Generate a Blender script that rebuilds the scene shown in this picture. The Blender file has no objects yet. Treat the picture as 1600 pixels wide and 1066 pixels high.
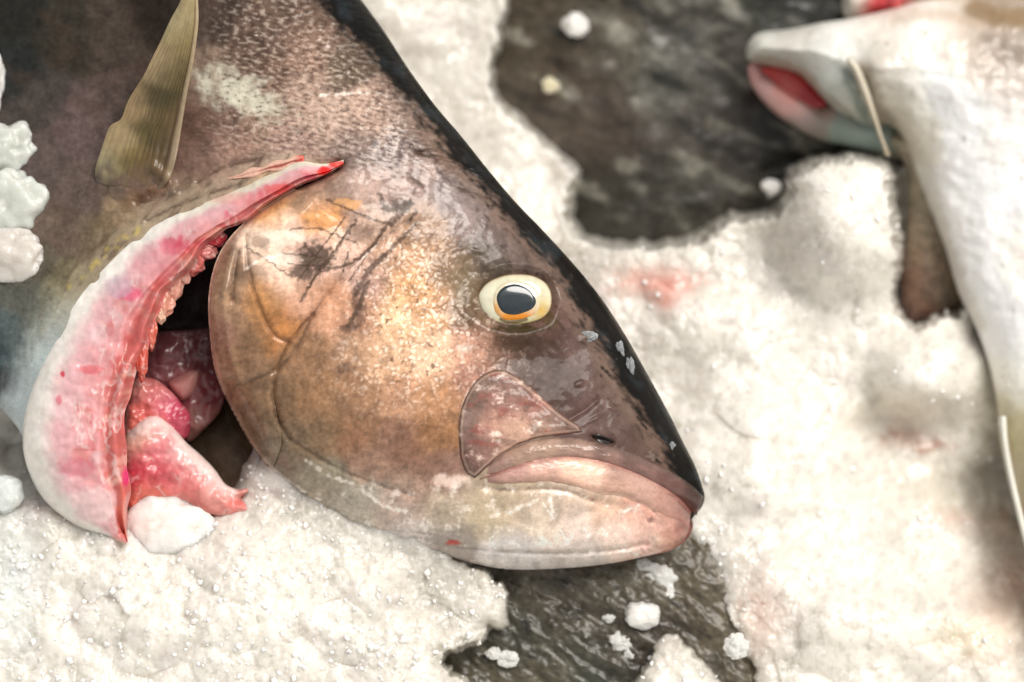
import bpy, math, random
import numpy as np
from mathutils import Matrix, Vector

# ------------------------------------------------------------------ frame of reference
# Lengths below are in steps of S metres (0.25 mm). The display is modelled in a frame whose
# z axis points at the photographer; TILT turns that frame into the world (z up).
S = 0.00025
D = 1.6
TILT = math.radians(33)
R4 = Matrix.Rotation(TILT, 4, 'X')
sc = bpy.context.scene

# ------------------------------------------------------------------ camera
cam_d = bpy.data.cameras.new('camera')
cam = bpy.data.objects.new('camera', cam_d)
sc.collection.objects.link(cam)
sc.camera = cam
cam.matrix_world = R4 @ Matrix.Translation((0, 0, D))
cam_d.sensor_width = 36
cam_d.lens = 36 * D / (1600 * S)
cam_d.clip_start = 0.05
cam_d.clip_end = 50
cam_d.dof.use_dof = True
cam_d.dof.focus_distance = D + 38 * S
cam_d.dof.aperture_fstop = 3.7

# ------------------------------------------------------------------ light
world = bpy.data.worlds.new('World'); sc.world = world; world.use_nodes = True
nt = world.node_tree; nt.nodes.clear()
sun_dir = (R4.to_3x3() @ Vector((0.5, 0.72, 1.0))).normalized()
elev = math.asin(sun_dir.z); azim = math.atan2(sun_dir.x, sun_dir.y)
sky = nt.nodes.new('ShaderNodeTexSky'); sky.sky_type = 'NISHITA'; sky.sun_disc = False
sky.sun_elevation = elev; sky.sun_rotation = azim
hsv = nt.nodes.new('ShaderNodeHueSaturation'); hsv.inputs['Saturation'].default_value = 0.12
bg = nt.nodes.new('ShaderNodeBackground'); bg.inputs['Strength'].default_value = 0.14
wo = nt.nodes.new('ShaderNodeOutputWorld')
warm = nt.nodes.new('ShaderNodeMix'); warm.data_type = 'RGBA'; warm.blend_type = 'MULTIPLY'   # thin overcast, cream rather than blue
warm.inputs[0].default_value = 1.0; warm.inputs[7].default_value = (1.0, 0.96, 0.90, 1)
nt.links.new(sky.outputs[0], hsv.inputs['Color']); nt.links.new(hsv.outputs[0], warm.inputs[6]); nt.links.new(warm.outputs[2], bg.inputs[0]); nt.links.new(bg.outputs[0], wo.inputs[0])
sun_d = bpy.data.lights.new('sun', 'SUN'); sun_d.energy = 2.85; sun_d.angle = math.radians(32)
sun_d.color = (1.0, 0.945, 0.885)
sun = bpy.data.objects.new('sun', sun_d); sc.collection.objects.link(sun)
sun.rotation_euler = sun_dir.to_track_quat('Z', 'Y').to_euler()
sun.location = sun_dir * 3
sc.view_settings.view_transform = 'Standard'; sc.view_settings.look = 'None'
sc.view_settings.exposure = 0.0; sc.view_settings.gamma = 1.0
sc.view_settings.use_curve_mapping = False
sc.render.engine = 'CYCLES'
sc.cycles.use_denoising = True
sc.cycles.max_bounces = 8
sc.cycles.transmission_bounces = 6

# ------------------------------------------------------------------ numeric helpers
F = np.float32
def lin(c):
    c = np.asarray(c, dtype=np.float64) / 255.0
    return np.where(c <= 0.04045, c / 12.92, ((c + 0.055) / 1.055) ** 2.4)
def _h(ix, iy, seed):
    n = (ix.astype(np.int64) * 374761393 + iy.astype(np.int64) * 668265263 + seed * 1274126177) & 0xffffffff
    n = ((n ^ (n >> 13)) * 1274126177) & 0xffffffff
    n = ((n ^ (n >> 16)) * 2246822519) & 0xffffffff
    return ((n ^ (n >> 15)) & 0xffffff).astype(F) / F(0xffffff)
def noise(x, y, s, seed=0):
    """smooth noise, about -1..1, feature size s"""
    x = np.asarray(x) / s; y = np.asarray(y) / s
    x0 = np.floor(x); y0 = np.floor(y); fx = x - x0; fy = y - y0
    ux = fx * fx * fx * (fx * (fx * 6 - 15) + 10); uy = fy * fy * fy * (fy * (fy * 6 - 15) + 10)
    def g(i, j):
        a = _h(x0 + i, y0 + j, seed) * 6.2831853
        return np.cos(a) * (fx - i) + np.sin(a) * (fy - j)
    a = g(0, 0) + ux * (g(1, 0) - g(0, 0)); b = g(0, 1) + ux * (g(1, 1) - g(0, 1))
    return (a + uy * (b - a)) * 1.5
def fbm(x, y, s, o=4, seed=0, gain=0.5):
    r = 0; a = 1.0; t = 0
    for i in range(o):
        r = r + a * noise(x, y, s / 2 ** i, seed + i * 17); t += a; a *= gain
    return r / t * 1.3
def worley(x, y, s, seed=0):
    x = np.asarray(x) / s; y = np.asarray(y) / s
    x0 = np.floor(x); y0 = np.floor(y)
    f1 = np.full(x.shape, 9.0, F); f2 = np.full(x.shape, 9.0, F); idn = np.zeros(x.shape, F)
    for i in (-1, 0, 1):
        for j in (-1, 0, 1):
            cx = x0 + i; cy = y0 + j
            dx = cx + _h(cx, cy, seed) - x; dy = cy + _h(cx, cy, seed + 5) - y
            d = np.sqrt(dx * dx + dy * dy); c = _h(cx, cy, seed + 9)
            n = d < f1
            f2 = np.where(n, f1, np.minimum(f2, d)); idn = np.where(n, c, idn); f1 = np.where(n, d, f1)
    return f1, f2, idn
def facets(x, y, s, seed=0):
    """tilted crystal faces, one per cell, about -1..1"""
    x = np.asarray(x) / s; y = np.asarray(y) / s
    x0 = np.floor(x); y0 = np.floor(y)
    f1 = np.full(x.shape, 9.0, F); h = np.zeros(x.shape, F)
    for i in (-1, 0, 1):
        for j in (-1, 0, 1):
            cx = x0 + i; cy = y0 + j
            dx = x - cx - _h(cx, cy, seed); dy = y - cy - _h(cx, cy, seed + 5)
            d = dx * dx + dy * dy; n = d < f1
            a = _h(cx, cy, seed + 9) * 6.283; q = _h(cx, cy, seed + 13)
            h = np.where(n, (np.cos(a) * dx + np.sin(a) * dy) * (.3 + q) + (q - .5) * .9, h); f1 = np.where(n, d, f1)
    return h
def ss(a, b, x):
    t = np.clip((x - a) / (b - a), 0, 1); return t * t * (3 - 2 * t)
def spline(pts, n=8, closed=False):
    p = np.array(pts, float); m = len(p); out = []
    rng = range(m) if closed else range(m - 1)
    for i in rng:
        if closed: a, b, c, d = p[(i - 1) % m], p[i], p[(i + 1) % m], p[(i + 2) % m]
        else: a, b, c, d = p[max(i - 1, 0)], p[i], p[i + 1], p[min(i + 2, m - 1)]
        for k in range(n):
            t = k / n
            out.append(0.5 * ((2 * b) + (-a + c) * t + (2 * a - 5 * b + 4 * c - d) * t * t + (-a + 3 * b - 3 * c + d) * t ** 3))
    if not closed: out.append(p[-1])
    return np.array(out)
def pl_dist(x, y, pl):
    x = np.asarray(x, F); y = np.asarray(y, F)
    best = np.full(x.shape, 1e12, F)
    for (ax, ay), (bx, by) in zip(pl[:-1], pl[1:]):
        dx, dy = bx - ax, by - ay; L = dx * dx + dy * dy + 1e-9
        t = np.clip(((x - F(ax)) * F(dx) + (y - F(ay)) * F(dy)) / F(L), 0, 1)
        ex = x - F(ax) - t * F(dx); ey = y - F(ay) - t * F(dy)
        best = np.minimum(best, ex * ex + ey * ey)
    return np.sqrt(best)
def sdf(x, y, poly):
    """positive inside"""
    x = np.asarray(x, F); y = np.asarray(y, F)
    P2 = np.vstack([poly, poly[:1]]); d = pl_dist(x, y, P2)
    ins = np.zeros(x.shape, bool)
    for (ax, ay), (bx, by) in zip(P2[:-1], P2[1:]):
        if ay == by: continue
        c = ((ay > y) != (by > y)) & (x < (bx - ax) * (y - ay) / (by - ay) + ax)
        ins ^= c
    return np.where(ins, d, -d)
def resample(pl, n):
    pl = np.asarray(pl, float); L = np.r_[0, np.cumsum(np.hypot(*np.diff(pl, axis=0).T))]
    t = np.linspace(0, L[-1], n)
    return np.stack([np.interp(t, L, pl[:, 0]), np.interp(t, L, pl[:, 1])], 1)
def colfield(x, y, pts, r=38, warp=14, seed=3, wscale=46):
    """colour patches: blend of named spots with wandering edges"""
    wx = x + warp * fbm(x, y, wscale, 4, seed); wy = y + warp * fbm(x, y, wscale, 4, seed + 50)
    p = np.array(pts, float); c = lin(p[:, 2:5])
    acc = np.zeros(x.shape + (3,), F); tot = np.full(x.shape, 1e-9, F)
    for i in range(len(p)):
        d2 = (wx - p[i, 0]) ** 2 + (wy - p[i, 1]) ** 2
        w = np.exp(-d2 / (r * r)) + 30.0 / (d2 + 400.0) ** 1.5
        tot += w
        for k in range(3): acc[..., k] += (w * c[i, k]).astype(F)
    return acc / tot[..., None]
def mixc(c, col, m):
    col = lin(col)
    return c + (col.astype(F) - c) * np.clip(m, 0, 1)[..., None]

# ------------------------------------------------------------------ mesh helpers
def P(px, py, z):
    k = (D - z * S) / D
    return np.stack([(px - 800) * S * k, (533 - py) * S * k, z * S + 0 * px], -1)
class Root:
    """a thing: an Empty at its base, parts are its children"""
    def __init__(s, name, origin, label, cat, group=None, kind=None):
        s.o3 = P(np.float64(origin[0]), np.float64(origin[1]), np.float64(origin[2]))
        e = bpy.data.objects.new(name, None); sc.collection.objects.link(e)
        e.empty_display_size = 0.01
        e.matrix_world = R4 @ Matrix.Translation(Vector(s.o3))
        e['label'] = label; e['category'] = cat
        if group: e['group'] = group
        if kind: e['kind'] = kind
        s.e = e
def mkmesh(name, co, faces, mat, root=None, parent=None, col=None, smooth=True, fl=None):
    """co: (n,3) frame metres. root: Root to hang on; parent: a part object. Returns object."""
    o3 = root.o3 if root else np.zeros(3)
    co = co.reshape(-1, 3) - o3
    me = bpy.data.meshes.new(name)
    me.vertices.add(len(co)); me.vertices.foreach_set('co', co.astype(F).ravel())
    if isinstance(faces, np.ndarray): groups = [faces]
    else: groups = faces
    groups = [g for g in groups if len(g)]
    idx = np.concatenate([g.ravel() for g in groups]); tot = np.concatenate([np.full(len(g), g.shape[1]) for g in groups])
    st = np.r_[0, np.cumsum(tot)[:-1]]
    me.loops.add(len(idx)); me.loops.foreach_set('vertex_index', idx.astype(np.int32))
    me.polygons.add(len(tot)); me.polygons.foreach_set('loop_start', st.astype(np.int32)); me.polygons.foreach_set('loop_total', tot.astype(np.int32))
    me.polygons.foreach_set('use_smooth', np.full(len(tot), smooth))
    if col is not None:
        c = np.ones((len(co), 4), F); cc = col.reshape(-1, col.shape[-1]); c[:, :cc.shape[1]] = cc
        a = me.color_attributes.new('Col', 'FLOAT_COLOR', 'POINT'); a.data.foreach_set('color', np.clip(c, 0, 1).ravel())
    me.update(); me.validate()
    ob = bpy.data.objects.new(name, me); sc.collection.objects.link(ob); me.materials.append(mat)
    if parent is not None: ob.parent = parent
    elif root: ob.parent = root.e
    else: ob.matrix_world = R4
    return ob
def quads(ni, nj, off=0):
    a = np.arange(ni * nj).reshape(ni, nj) + off
    return np.stack([a[:-1, :-1], a[1:, :-1], a[1:, 1:], a[:-1, 1:]], -1).reshape(-1, 4)
def region(outline, step):
    """grid of points filling a closed outline, border points lying on it. -> x, y, d, faces"""
    x0, y0 = outline.min(0) - step; x1, y1 = outline.max(0) + step
    xs = np.arange(x0, x1 + step, step); ys = np.arange(y0, y1 + step, step)
    X, Y = np.meshgrid(xs, ys, indexing='ij')
    d = sdf(X, Y, outline)
    ins = d > 0
    cell = ins[:-1, :-1] | ins[1:, :-1] | ins[1:, 1:] | ins[:-1, 1:]
    gx, gy = np.gradient(d, step); gl = np.hypot(gx, gy) + 1e-6
    out = ~ins
    X = np.where(out, X - d * gx / gl, X); Y = np.where(out, Y - d * gy / gl, Y)
    d = np.maximum(d, 0)
    q = quads(*X.shape)[cell.ravel()]
    q = q[:, ::-1]  # y runs down: keep faces looking at +z
    used = np.unique(q); mp = np.zeros(X.size, np.int64); mp[used] = np.arange(len(used))
    # y runs down in these coordinates, so reversed order gives outward (+z) normals after the flip
    return X.ravel()[used], Y.ravel()[used], d.ravel()[used], mp[q[:, ::-1]][:, ::-1]
def round_(d, w):
    t = 1 - np.clip(d / w, 0, 1); return np.sqrt(np.maximum(1 - t * t, 0))
def closed_patch(name, outline, step, zfun, mat, root=None, parent=None, colfun=None, back=None, bstep=None):
    """solid: a shaped front over the outline, and a plainer back below it"""
    x, y, d, q = region(outline, step)
    z = zfun(x, y, d); co = P(x, y, z); c = colfun(x, y, d) if colfun else None
    groups = [q]
    if back is not None:
        xb, yb, db, qb = region(outline, bstep or step * 4)
        zb = zfun(xb, yb, np.zeros_like(db)) * (db < 1e-6) + (zfun(xb, yb, np.zeros_like(db)) - back * round_(db, back * 1.5)) * (db >= 1e-6)
        qb = qb[:, ::-1] + len(co)
        co = np.vstack([co, P(xb, yb, zb)]); groups.append(qb)
        if c is not None: c = np.vstack([c, colfun(xb, yb, db)])
    return mkmesh(name, co, groups, mat, root, parent, c)
def strip(name, A, B, nt_, us, zfun, mat, root=None, parent=None, colfun=None, shift=None):
    """band between curves A and B; us: positions across (0=A, 1=B, beyond allowed)"""
    A = resample(A, nt_); B = resample(B, nt_); us = np.asarray(us)
    t = np.linspace(0, 1, nt_)[:, None] * np.ones(len(us)); u = np.ones((nt_, 1)) * us
    uc = np.clip(u, 0, 1)[..., None]
    p = A[:, None] * (1 - uc) + B[:, None] * uc
    if shift is not None: p = p + shift(t, u)
    x, y = p[..., 0], p[..., 1]
    z = zfun(x, y, t, u); co = P(x, y, z)
    c = colfun(x, y, t, u) if colfun else None
    return mkmesh(name, co, quads(*x.shape), mat, root, parent, c)

# ------------------------------------------------------------------ materials
def mat(name, base=None, attr=False, rough=0.4, rvar=0.0, coat=0.0, coat_rough=0.12, sss=0.0, sss_r=(1, .5, .35), sss_scale=0.002,
        trans=0.0, ior=1.45, spec=0.5, bumps=(), cvar=(), alpha=1.0, darkdry=False):
    """bumps: (size in S-steps, strength); cvar: (size, amount) darker/lighter mottling"""
    m = bpy.data.materials.new(name); m.use_nodes = True; n = m.node_tree; n.nodes.clear()
    L = n.links.new
    out = n.nodes.new('ShaderNodeOutputMaterial'); b = n.nodes.new('ShaderNodeBsdfPrincipled'); L(b.outputs[0], out.inputs[0])
    tc = n.nodes.new('ShaderNodeTexCoord')
    if attr:
        a = n.nodes.new('ShaderNodeAttribute'); a.attribute_name = 'Col'; col = a.outputs['Color']
    else:
        rgb = n.nodes.new('ShaderNodeRGB'); rgb.outputs[0].default_value = (*lin(base), 1); col = rgb.outputs[0]
    for i, (size, amt) in enumerate(cvar):
        nz = n.nodes.new('ShaderNodeTexNoise'); nz.inputs['Scale'].default_value = 1 / (size * S); nz.inputs['Detail'].default_value = 4
        L(tc.outputs['Object'], nz.inputs['Vector'])
        mr = n.nodes.new('ShaderNodeMapRange'); mr.inputs['From Min'].default_value = 0.3; mr.inputs['From Max'].default_value = 0.7
        mr.inputs['To Min'].default_value = 1 - amt; mr.inputs['To Max'].default_value = 1 + amt
        L(nz.outputs[0], mr.inputs['Value'])
        vm = n.nodes.new('ShaderNodeVectorMath'); vm.operation = 'MULTIPLY'; L(col, vm.inputs[0]); L(mr.outputs[0], vm.inputs[1]); col = vm.outputs[0]
    L(col, b.inputs['Base Color'])
    if rvar:
        nz = n.nodes.new('ShaderNodeTexNoise'); nz.inputs['Scale'].default_value = 1 / (22 * S); nz.inputs['Detail'].default_value = 5
        L(tc.outputs['Object'], nz.inputs['Vector'])
        mr = n.nodes.new('ShaderNodeMapRange'); mr.inputs['From Min'].default_value = 0.3; mr.inputs['From Max'].default_value = 0.7
        mr.inputs['To Min'].default_value = rough - rvar; mr.inputs['To Max'].default_value = rough + rvar
        L(nz.outputs[0], mr.inputs['Value']); L(mr.outputs[0], b.inputs['Roughness'])
    else: b.inputs['Roughness'].default_value = rough
    b.inputs['Coat Weight'].default_value = coat; b.inputs['Coat Roughness'].default_value = coat_rough
    b.inputs['IOR'].default_value = ior; b.inputs['Specular IOR Level'].default_value = spec
    b.inputs['Transmission Weight'].default_value = trans; b.inputs['Alpha'].default_value = alpha
    if sss:
        b.inputs['Subsurface Weight'].default_value = sss; b.inputs['Subsurface Radius'].default_value = sss_r
        b.inputs['Subsurface Scale'].default_value = sss_scale
    if darkdry:
        bw = n.nodes.new('ShaderNodeRGBToBW'); L(col, bw.inputs[0])
        for sock, full in (('Coat Weight', coat), ('Specular IOR Level', spec)):
            mr = n.nodes.new('ShaderNodeMapRange'); mr.inputs['From Min'].default_value = 0.02; mr.inputs['From Max'].default_value = 0.2
            mr.inputs['To Min'].default_value = full * 0.25; mr.inputs['To Max'].default_value = full
            L(bw.outputs[0], mr.inputs['Value']); L(mr.outputs[0], b.inputs[sock])
    prev = None
    for size, st in bumps:
        nz = n.nodes.new('ShaderNodeTexNoise'); nz.inputs['Scale'].default_value = 1 / (size * S); nz.inputs['Detail'].default_value = 3
        L(tc.outputs['Object'], nz.inputs['Vector'])
        bp = n.nodes.new('ShaderNodeBump'); bp.inputs['Strength'].default_value = st; bp.inputs['Distance'].default_value = size * S * 0.5
        L(nz.outputs[0], bp.inputs['Height'])
        if prev: L(prev.outputs[0], bp.inputs['Normal'])
        prev = bp
    if prev:
        L(prev.outputs[0], b.inputs['Normal'])
    return m
M_skin = mat('wet_skin', attr=True, rough=0.4, rvar=0.1, spec=.28, coat=0.42, coat_rough=0.1, bumps=((30, .12), (6, .07)), cvar=((9, .09), (3.2, .1)), darkdry=True)
M_lip = mat('lip_skin', attr=True, rough=0.36, rvar=.08, coat=0.35, sss=0.06, bumps=((16, .12), (5, .1)), cvar=((12, .1), (4, .1)))
M_flesh = mat('raw_flesh', attr=True, rough=0.4, rvar=.08, coat=0.5, coat_rough=0.08, sss=0.2, sss_scale=0.002, bumps=((30, .14), (8, .07)), cvar=((14, .08),))
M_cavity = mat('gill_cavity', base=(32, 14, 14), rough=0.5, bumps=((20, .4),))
M_fin = mat('fin_membrane', attr=True, rough=0.4, coat=0.2, bumps=((8, .12),), cvar=((10, .1),))
M_eye = mat('eye_white', attr=True, rough=0.14, coat=1.0, coat_rough=0.03, sss=0.2, cvar=((12, .06),))
M_pupil = mat('pupil', base=(28, 40, 47), rough=0.16, coat=1.0, coat_rough=0.03, cvar=((9, .2),))
M_ice = mat('crushed_ice', attr=True, rough=0.2, rvar=.1, sss=1.0, sss_r=(1, .97, .93), sss_scale=0.007, spec=0.6, bumps=((12, .2), (4, .3)))
M_chunk = mat('ice_chunk', attr=True, rough=0.2, sss=1.0, sss_r=(1, .97, .92), sss_scale=0.008, spec=.5, bumps=((12, .3), (4, .35)))
M_glint = mat('glinting_ice', attr=True, rough=0.14, spec=.6)
M_grain = mat('ice_grain', attr=True, rough=0.3, spec=.5)
M_film = mat('highlight_film', base=(226, 232, 236), rough=0.08, trans=0.7, ior=1.33)
M_clear = mat('clear_ice', base=(244, 244, 240), rough=0.12, trans=0.3, ior=1.31, bumps=((8, .5),))
M_dark = mat('dark_skin', attr=True, rough=0.42, rvar=.1, coat=0.3, coat_rough=0.16, spec=.4, bumps=((30, .3), (8, .35)), cvar=((24, .3), (7, .25)))
M_belly = mat('white_belly', attr=True, rough=0.4, coat=0.3, coat_rough=.2, sss=0.15, bumps=((18, .2),), cvar=((20, .05),))

# =================================================================== ICE BED
FISH_DORSAL = [(430, -330), (480, -170), (530, -50), (565, 0), (601, 50), (640, 110), (680, 165), (720, 212), (760, 262), (803, 313), (850, 362), (900, 417), (940, 467),
               (976, 522), (1008, 578), (1042, 640), (1067, 690), (1086, 728), (1098, 762), (1101, 778), (1096, 793), (1084, 806)]
FISH_CHIN = [(1079, 813), (1080, 824), (1072, 842), (1052, 857), (1010, 869), (950, 881), (880, 888), (800, 890), (740, 881), (680, 864), (620, 846), (560, 825),
             (505, 798), (462, 770), (425, 735), (395, 697), (371, 655), (352, 618)]
FISH_OPERC = [(352, 618), (336, 575), (329, 520), (327, 470), (334, 425), (350, 387), (380, 352), (420, 322), (460, 298), (500, 280), (530, 264)]
FISH_COLLAR = [(530, 256), (470, 268), (400, 300), (330, 335), (262, 385), (220, 450), (180, 530), (150, 610), (140, 690), (150, 770), (180, 835)]
FISH_BELLY = [(184, 838), (136, 818), (94, 782), (64, 744), (46, 704), (24, 664), (-8, 630), (-60, 575), (-140, 500), (-260, 390), (-420, 200)]
D_dorsal = spline(FISH_DORSAL, 6); D_chin = spline(FISH_CHIN, 6); D_operc = spline(FISH_OPERC, 6); D_collar = spline(FISH_COLLAR, 5); D_belly = spline(FISH_BELLY, 5)
BODY = np.vstack([D_dorsal, D_chin, D_operc[1:], D_collar, D_belly, [(-430, 60), (-330, -130), (-100, -320), (200, -390)]])
D_ventral = D_chin

COEDGE = spline([(470, 252), (440, 262), (400, 282), (350, 305), (300, 324), (250, 347), (205, 378), (165, 416), (128, 458), (96, 505), (70, 552), (50, 602), (38, 652), (36, 702), (48, 745)], 4)
GAP_LOW = spline([(700, 830), (770, 892), (790, 905), (802, 935), (798, 985), (770, 990), (752, 1012), (700, 1030), (715, 1045), (745, 1066), (760, 1130),
                  (970, 1130), (985, 1066), (1005, 1030), (1010, 1000), (1040, 985), (1062, 986), (1080, 1004), (1105, 1030), (1130, 1052), (1140, 1075), (1166, 1075), (1160, 1030), (1140, 985), (1122, 950), (1102, 915), (1085, 880),
                  (1060, 850), (900, 820)], 4, True)
GAP_TOP = spline([(825, -300), (815, 0), (812, 25), (800, 65), (789, 110), (800, 150), (835, 178), (870, 208), (905, 243), (920, 270), (914, 305), (908, 340), (935, 358),
                  (1000, 366), (1060, 360), (1100, 345), (1140, 322), (1190, 318), (1213, 300), (1222, 262), (1250, 243), (1290, 232), (1340, 226), (1390, 235), (1405, 250), (1425, 400),
                  (1420, 470), (1440, 487), (1460, 474), (1495, 462), (1530, 400), (1700, 350), (1700, -300)], 4, True)
ICE_Z = [(0, 780, -120), (60, 830, -112), (100, 900, -80), (100, 1000, -50), (-150, 900, -80), (0, 1000, -60), (250, 880, -95), (250, 1000, -45), (400, 840, -88), (400, 950, -50),
         (500, 1060, -50), (530, 870, -110), (600, 950, -80), (680, 900, -135), (740, 940, -125), (700, 1050, -85), (600, 1100, -50), (150, 1150, -20), (-200, 1100, -30), (600, 1250, -60), (900, 1250, -100),
         (300, 720, -330), (600, 640, -330), (900, 700, -330), (500, 300, -360), (300, 100, -460), (60, 560, -330), (-200, 650, -270), (-250, 300, -420), (0, 0, -520), (0, 690, -340), (440, 780, -125),
         (900, 920, -250), (1000, 930, -250), (850, 1030, -240), (1060, 1040, -150), (1060, 1100, -120),
         (1150, 1020, -190), (1120, 870, -225), (1200, 900, -225), (1150, 780, -240), (1300, 1020, -200), (1500, 1020, -245), (1300, 850, -300), (1480, 850, -370), (1150, 650, -340),
         (1080, 550, -390), (1300, 600, -380), (1400, 668, -455), (1370, 660, -440), (1300, 655, -400), (1440, 600, -350), (1530, 600, -450), (1500, 690, -450), (1600, 520, -620), (1640, 700, -560), (1560, 480, -540), (1250, 500, -400), (1400, 520, -400), (1000, 430, -400), (1100, 420, -400), (1320, 380, -350),
         (1290, 280, -370), (1360, 280, -385), (1200, 350, -430), (1500, 515, -420), (1600, 760, -520), (1590, 850, -430), (1700, 950, -420), (1700, 1200, -260), (1300, 1200, -150),
         (640, 40, -540), (740, 40, -560), (760, 190, -500), (850, 290, -500), (890, 340, -480), (820, 380, -430), (700, -200, -640), (1100, -200, -800), (1500, 100, -700), (1800, 300, -600), (1500, -200, -850)]
def iceZ(x, y, fine=True):
    p = np.array(ICE_Z, float)
    wx = x + 18 * fbm(x, y, 90, 3, 71); wy = y + 18 * fbm(x, y, 90, 3, 72)
    acc = np.zeros(x.shape); tot = np.full(x.shape, 1e-12)
    for a in p:
        d2 = (wx - a[0]) ** 2 + (wy - a[1]) ** 2
        w = np.exp(-d2 / 62 ** 2) + 0.02 * np.exp(-d2 / 160 ** 2) + 60. / (d2 + 2500.) ** 2
        acc += w * a[2]; tot += w
    z = acc / tot
    # ragged edges of the bare places
    ex = x + 9 * fbm(x, y, 24, 3, 41); ey = y + 9 * fbm(x, y, 24, 3, 42)
    gl_ = sdf(ex, ey, GAP_LOW); gt_ = sdf(ex, ey, GAP_TOP); g = np.maximum(gl_, gt_)
    for hx, hy, rx, ry, hh in ((1310, 345, 105, 100, 95), (1455, 585, 85, 62, 85), (1230, 700, 150, 90, 45), (1330, 930, 170, 90, 45), (1130, 520, 110, 70, 35), (310, 930, 190, 80, 30), (1060, 1060, 60, 50, 25), (1400, 668, 80, 26, -15)):
        z = z + hh * np.exp(-(((x - hx) / rx) ** 2 + ((y - hy) / ry) ** 2) ** 1.6)
    if fine:
        z0 = z
        z = z + 20 * fbm(x, y, 110, 3, 5)
        w1, w2, wi = worley(x + 24 * noise(x, y, 60, 8), y + 24 * noise(x, y, 60, 9), 95, 13)
        z = z + 20 * (1 - np.clip(w1, 0, 1) ** 2 * 1.6) * (wi * .8 + .3)
        w1, w2, wi = worley(x + 12 * noise(x, y, 26, 8), y + 12 * noise(x, y, 26, 9), 40, 11)
        z = z + 6 * (1 - np.clip(w1, 0, 1) ** 2 * 1.5) * (wi * .8 + .3)
        w1, w2, wi = worley(x + 6 * noise(x, y, 12, 8), y + 6 * noise(x, y, 12, 9), 17, 21)
        k = ss(-.5, .5, noise(x, y, 70, 23))
        z = z + 2.6 * (1 - np.clip(w1, 0, 1) ** 2 * 1.3) * (wi * 1.2) * (.35 + .65 * k)
        w1, w2, wi = worley(x + 3 * noise(x, y, 5, 8), y + 3 * noise(x, y, 5, 9), 8, 31)
        z = z + 1.5 * (1 - np.clip(w1, 0, 1) ** 1.5) * (wi * 1.5) * (.3 + .7 * k)
        wx = x + 5 * noise(x, y, 11, 78); wy = y + 5 * noise(x, y, 11, 79)
        z = z + (2.2 * facets(wx, wy, 19, 301) + 1.9 * facets(wx, wy, 9, 305)) * (.45 + .55 * k) + 1.0 * facets(x, y, 4.5, 309)
        soft = .5 * ss(930, 1150, x) * ss(1000, 820, y) + .35 * ss(500, 300, y) * ss(930, 800, x)
        z = z0 + (z - z0) * (1 - soft)
    z = z - ss(-14, 5, gl_) * 210 - ss(-30, 10, gt_) * 440 - 16 * ss(-34, 0, g)
    return z
ICE_TINT = [(1030, 450, 46, 22, (232, 150, 132), .75), (1010, 440, 60, 26, (236, 190, 175), .5), (1075, 446, 30, 16, (232, 180, 165), .5), (1190, 960, 34, 60, (226, 196, 182), .6),
             (1560, 960, 60, 70, (232, 200, 180), .5), (1590, 900, 30, 40, (222, 180, 165), .5), (1490, 815, 30, 16, (215, 170, 155), .6), (1410, 680, 34, 14, (190, 150, 130), .8), (1455, 695, 26, 12, (180, 130, 112), .8),
             (1390, 640, 90, 26, (205, 196, 178), .6), (60, 800, 40, 22, (225, 205, 205), .5), (1560, 820, 30, 30, (205, 175, 160), .6), (1470, 770, 70, 60, (215, 208, 192), .6),
             (1500, 1000, 60, 30, (235, 225, 195), .5), (430, 770, 30, 12, (205, 190, 185), .7), (20, 900, 40, 120, (222, 232, 232), .5)]  # pink and brown stains, plus grey, beige and bluish tints
def iceCol(x, y):
    n = fbm(x, y, 60, 4, 201); n2 = fbm(x, y, 14, 3, 205)
    c = np.ones(x.shape + (3,), F) * lin((241, 237, 229)).astype(F)
    c = mixc(c, (222, 217, 206), ss(.0, .7, n + .6 * n2) * .6)
    c = mixc(c, (204, 199, 188), .5 * ss(.1, .8, fbm(x, y, 34, 4, 207)))
    for s_, sd in ((15, 221), (7.5, 225)):   # single chips are more or less clear
        w1, w2, wi = worley(x + s_ * .3 * noise(x, y, s_ * .7, sd), y + s_ * .3 * noise(x, y, s_ * .7, sd + 1), s_, sd + 2)
        c = mixc(c, (206, 203, 194), .5 * ss(.55, 1, wi) * ss(.7, .3, w1))
    c = mixc(c, (214, 205, 204), ss(.2, .8, fbm(x, y, 75, 3, 215)) * .35)
    # translucent fringes by the gaps and a few set patches are greyer
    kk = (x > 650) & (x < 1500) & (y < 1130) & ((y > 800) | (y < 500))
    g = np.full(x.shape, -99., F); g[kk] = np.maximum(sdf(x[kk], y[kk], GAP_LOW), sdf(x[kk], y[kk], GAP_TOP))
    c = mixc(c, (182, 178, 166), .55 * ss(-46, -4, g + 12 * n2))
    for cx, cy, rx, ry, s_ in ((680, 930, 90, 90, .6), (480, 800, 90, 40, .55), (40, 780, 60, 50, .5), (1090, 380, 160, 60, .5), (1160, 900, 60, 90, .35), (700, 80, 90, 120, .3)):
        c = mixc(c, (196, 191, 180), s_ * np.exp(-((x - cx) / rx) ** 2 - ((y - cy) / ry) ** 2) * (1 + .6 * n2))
    for cx, cy, rx, ry, cc, s_ in ICE_TINT:
        e = ((x - cx + 12 * n2 * 2) / rx) ** 2 + ((y - cy + 10 * n * 2) / ry) ** 2
        c = mixc(c, cc, s_ * np.exp(-e))
    return c
xs = np.concatenate([np.linspace(-2200, -520, 50), np.arange(-510, -57, 6), np.arange(-56, 1660, 1.75), np.arange(1664, 2100, 6), np.linspace(2110, 3600, 40)])
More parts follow.
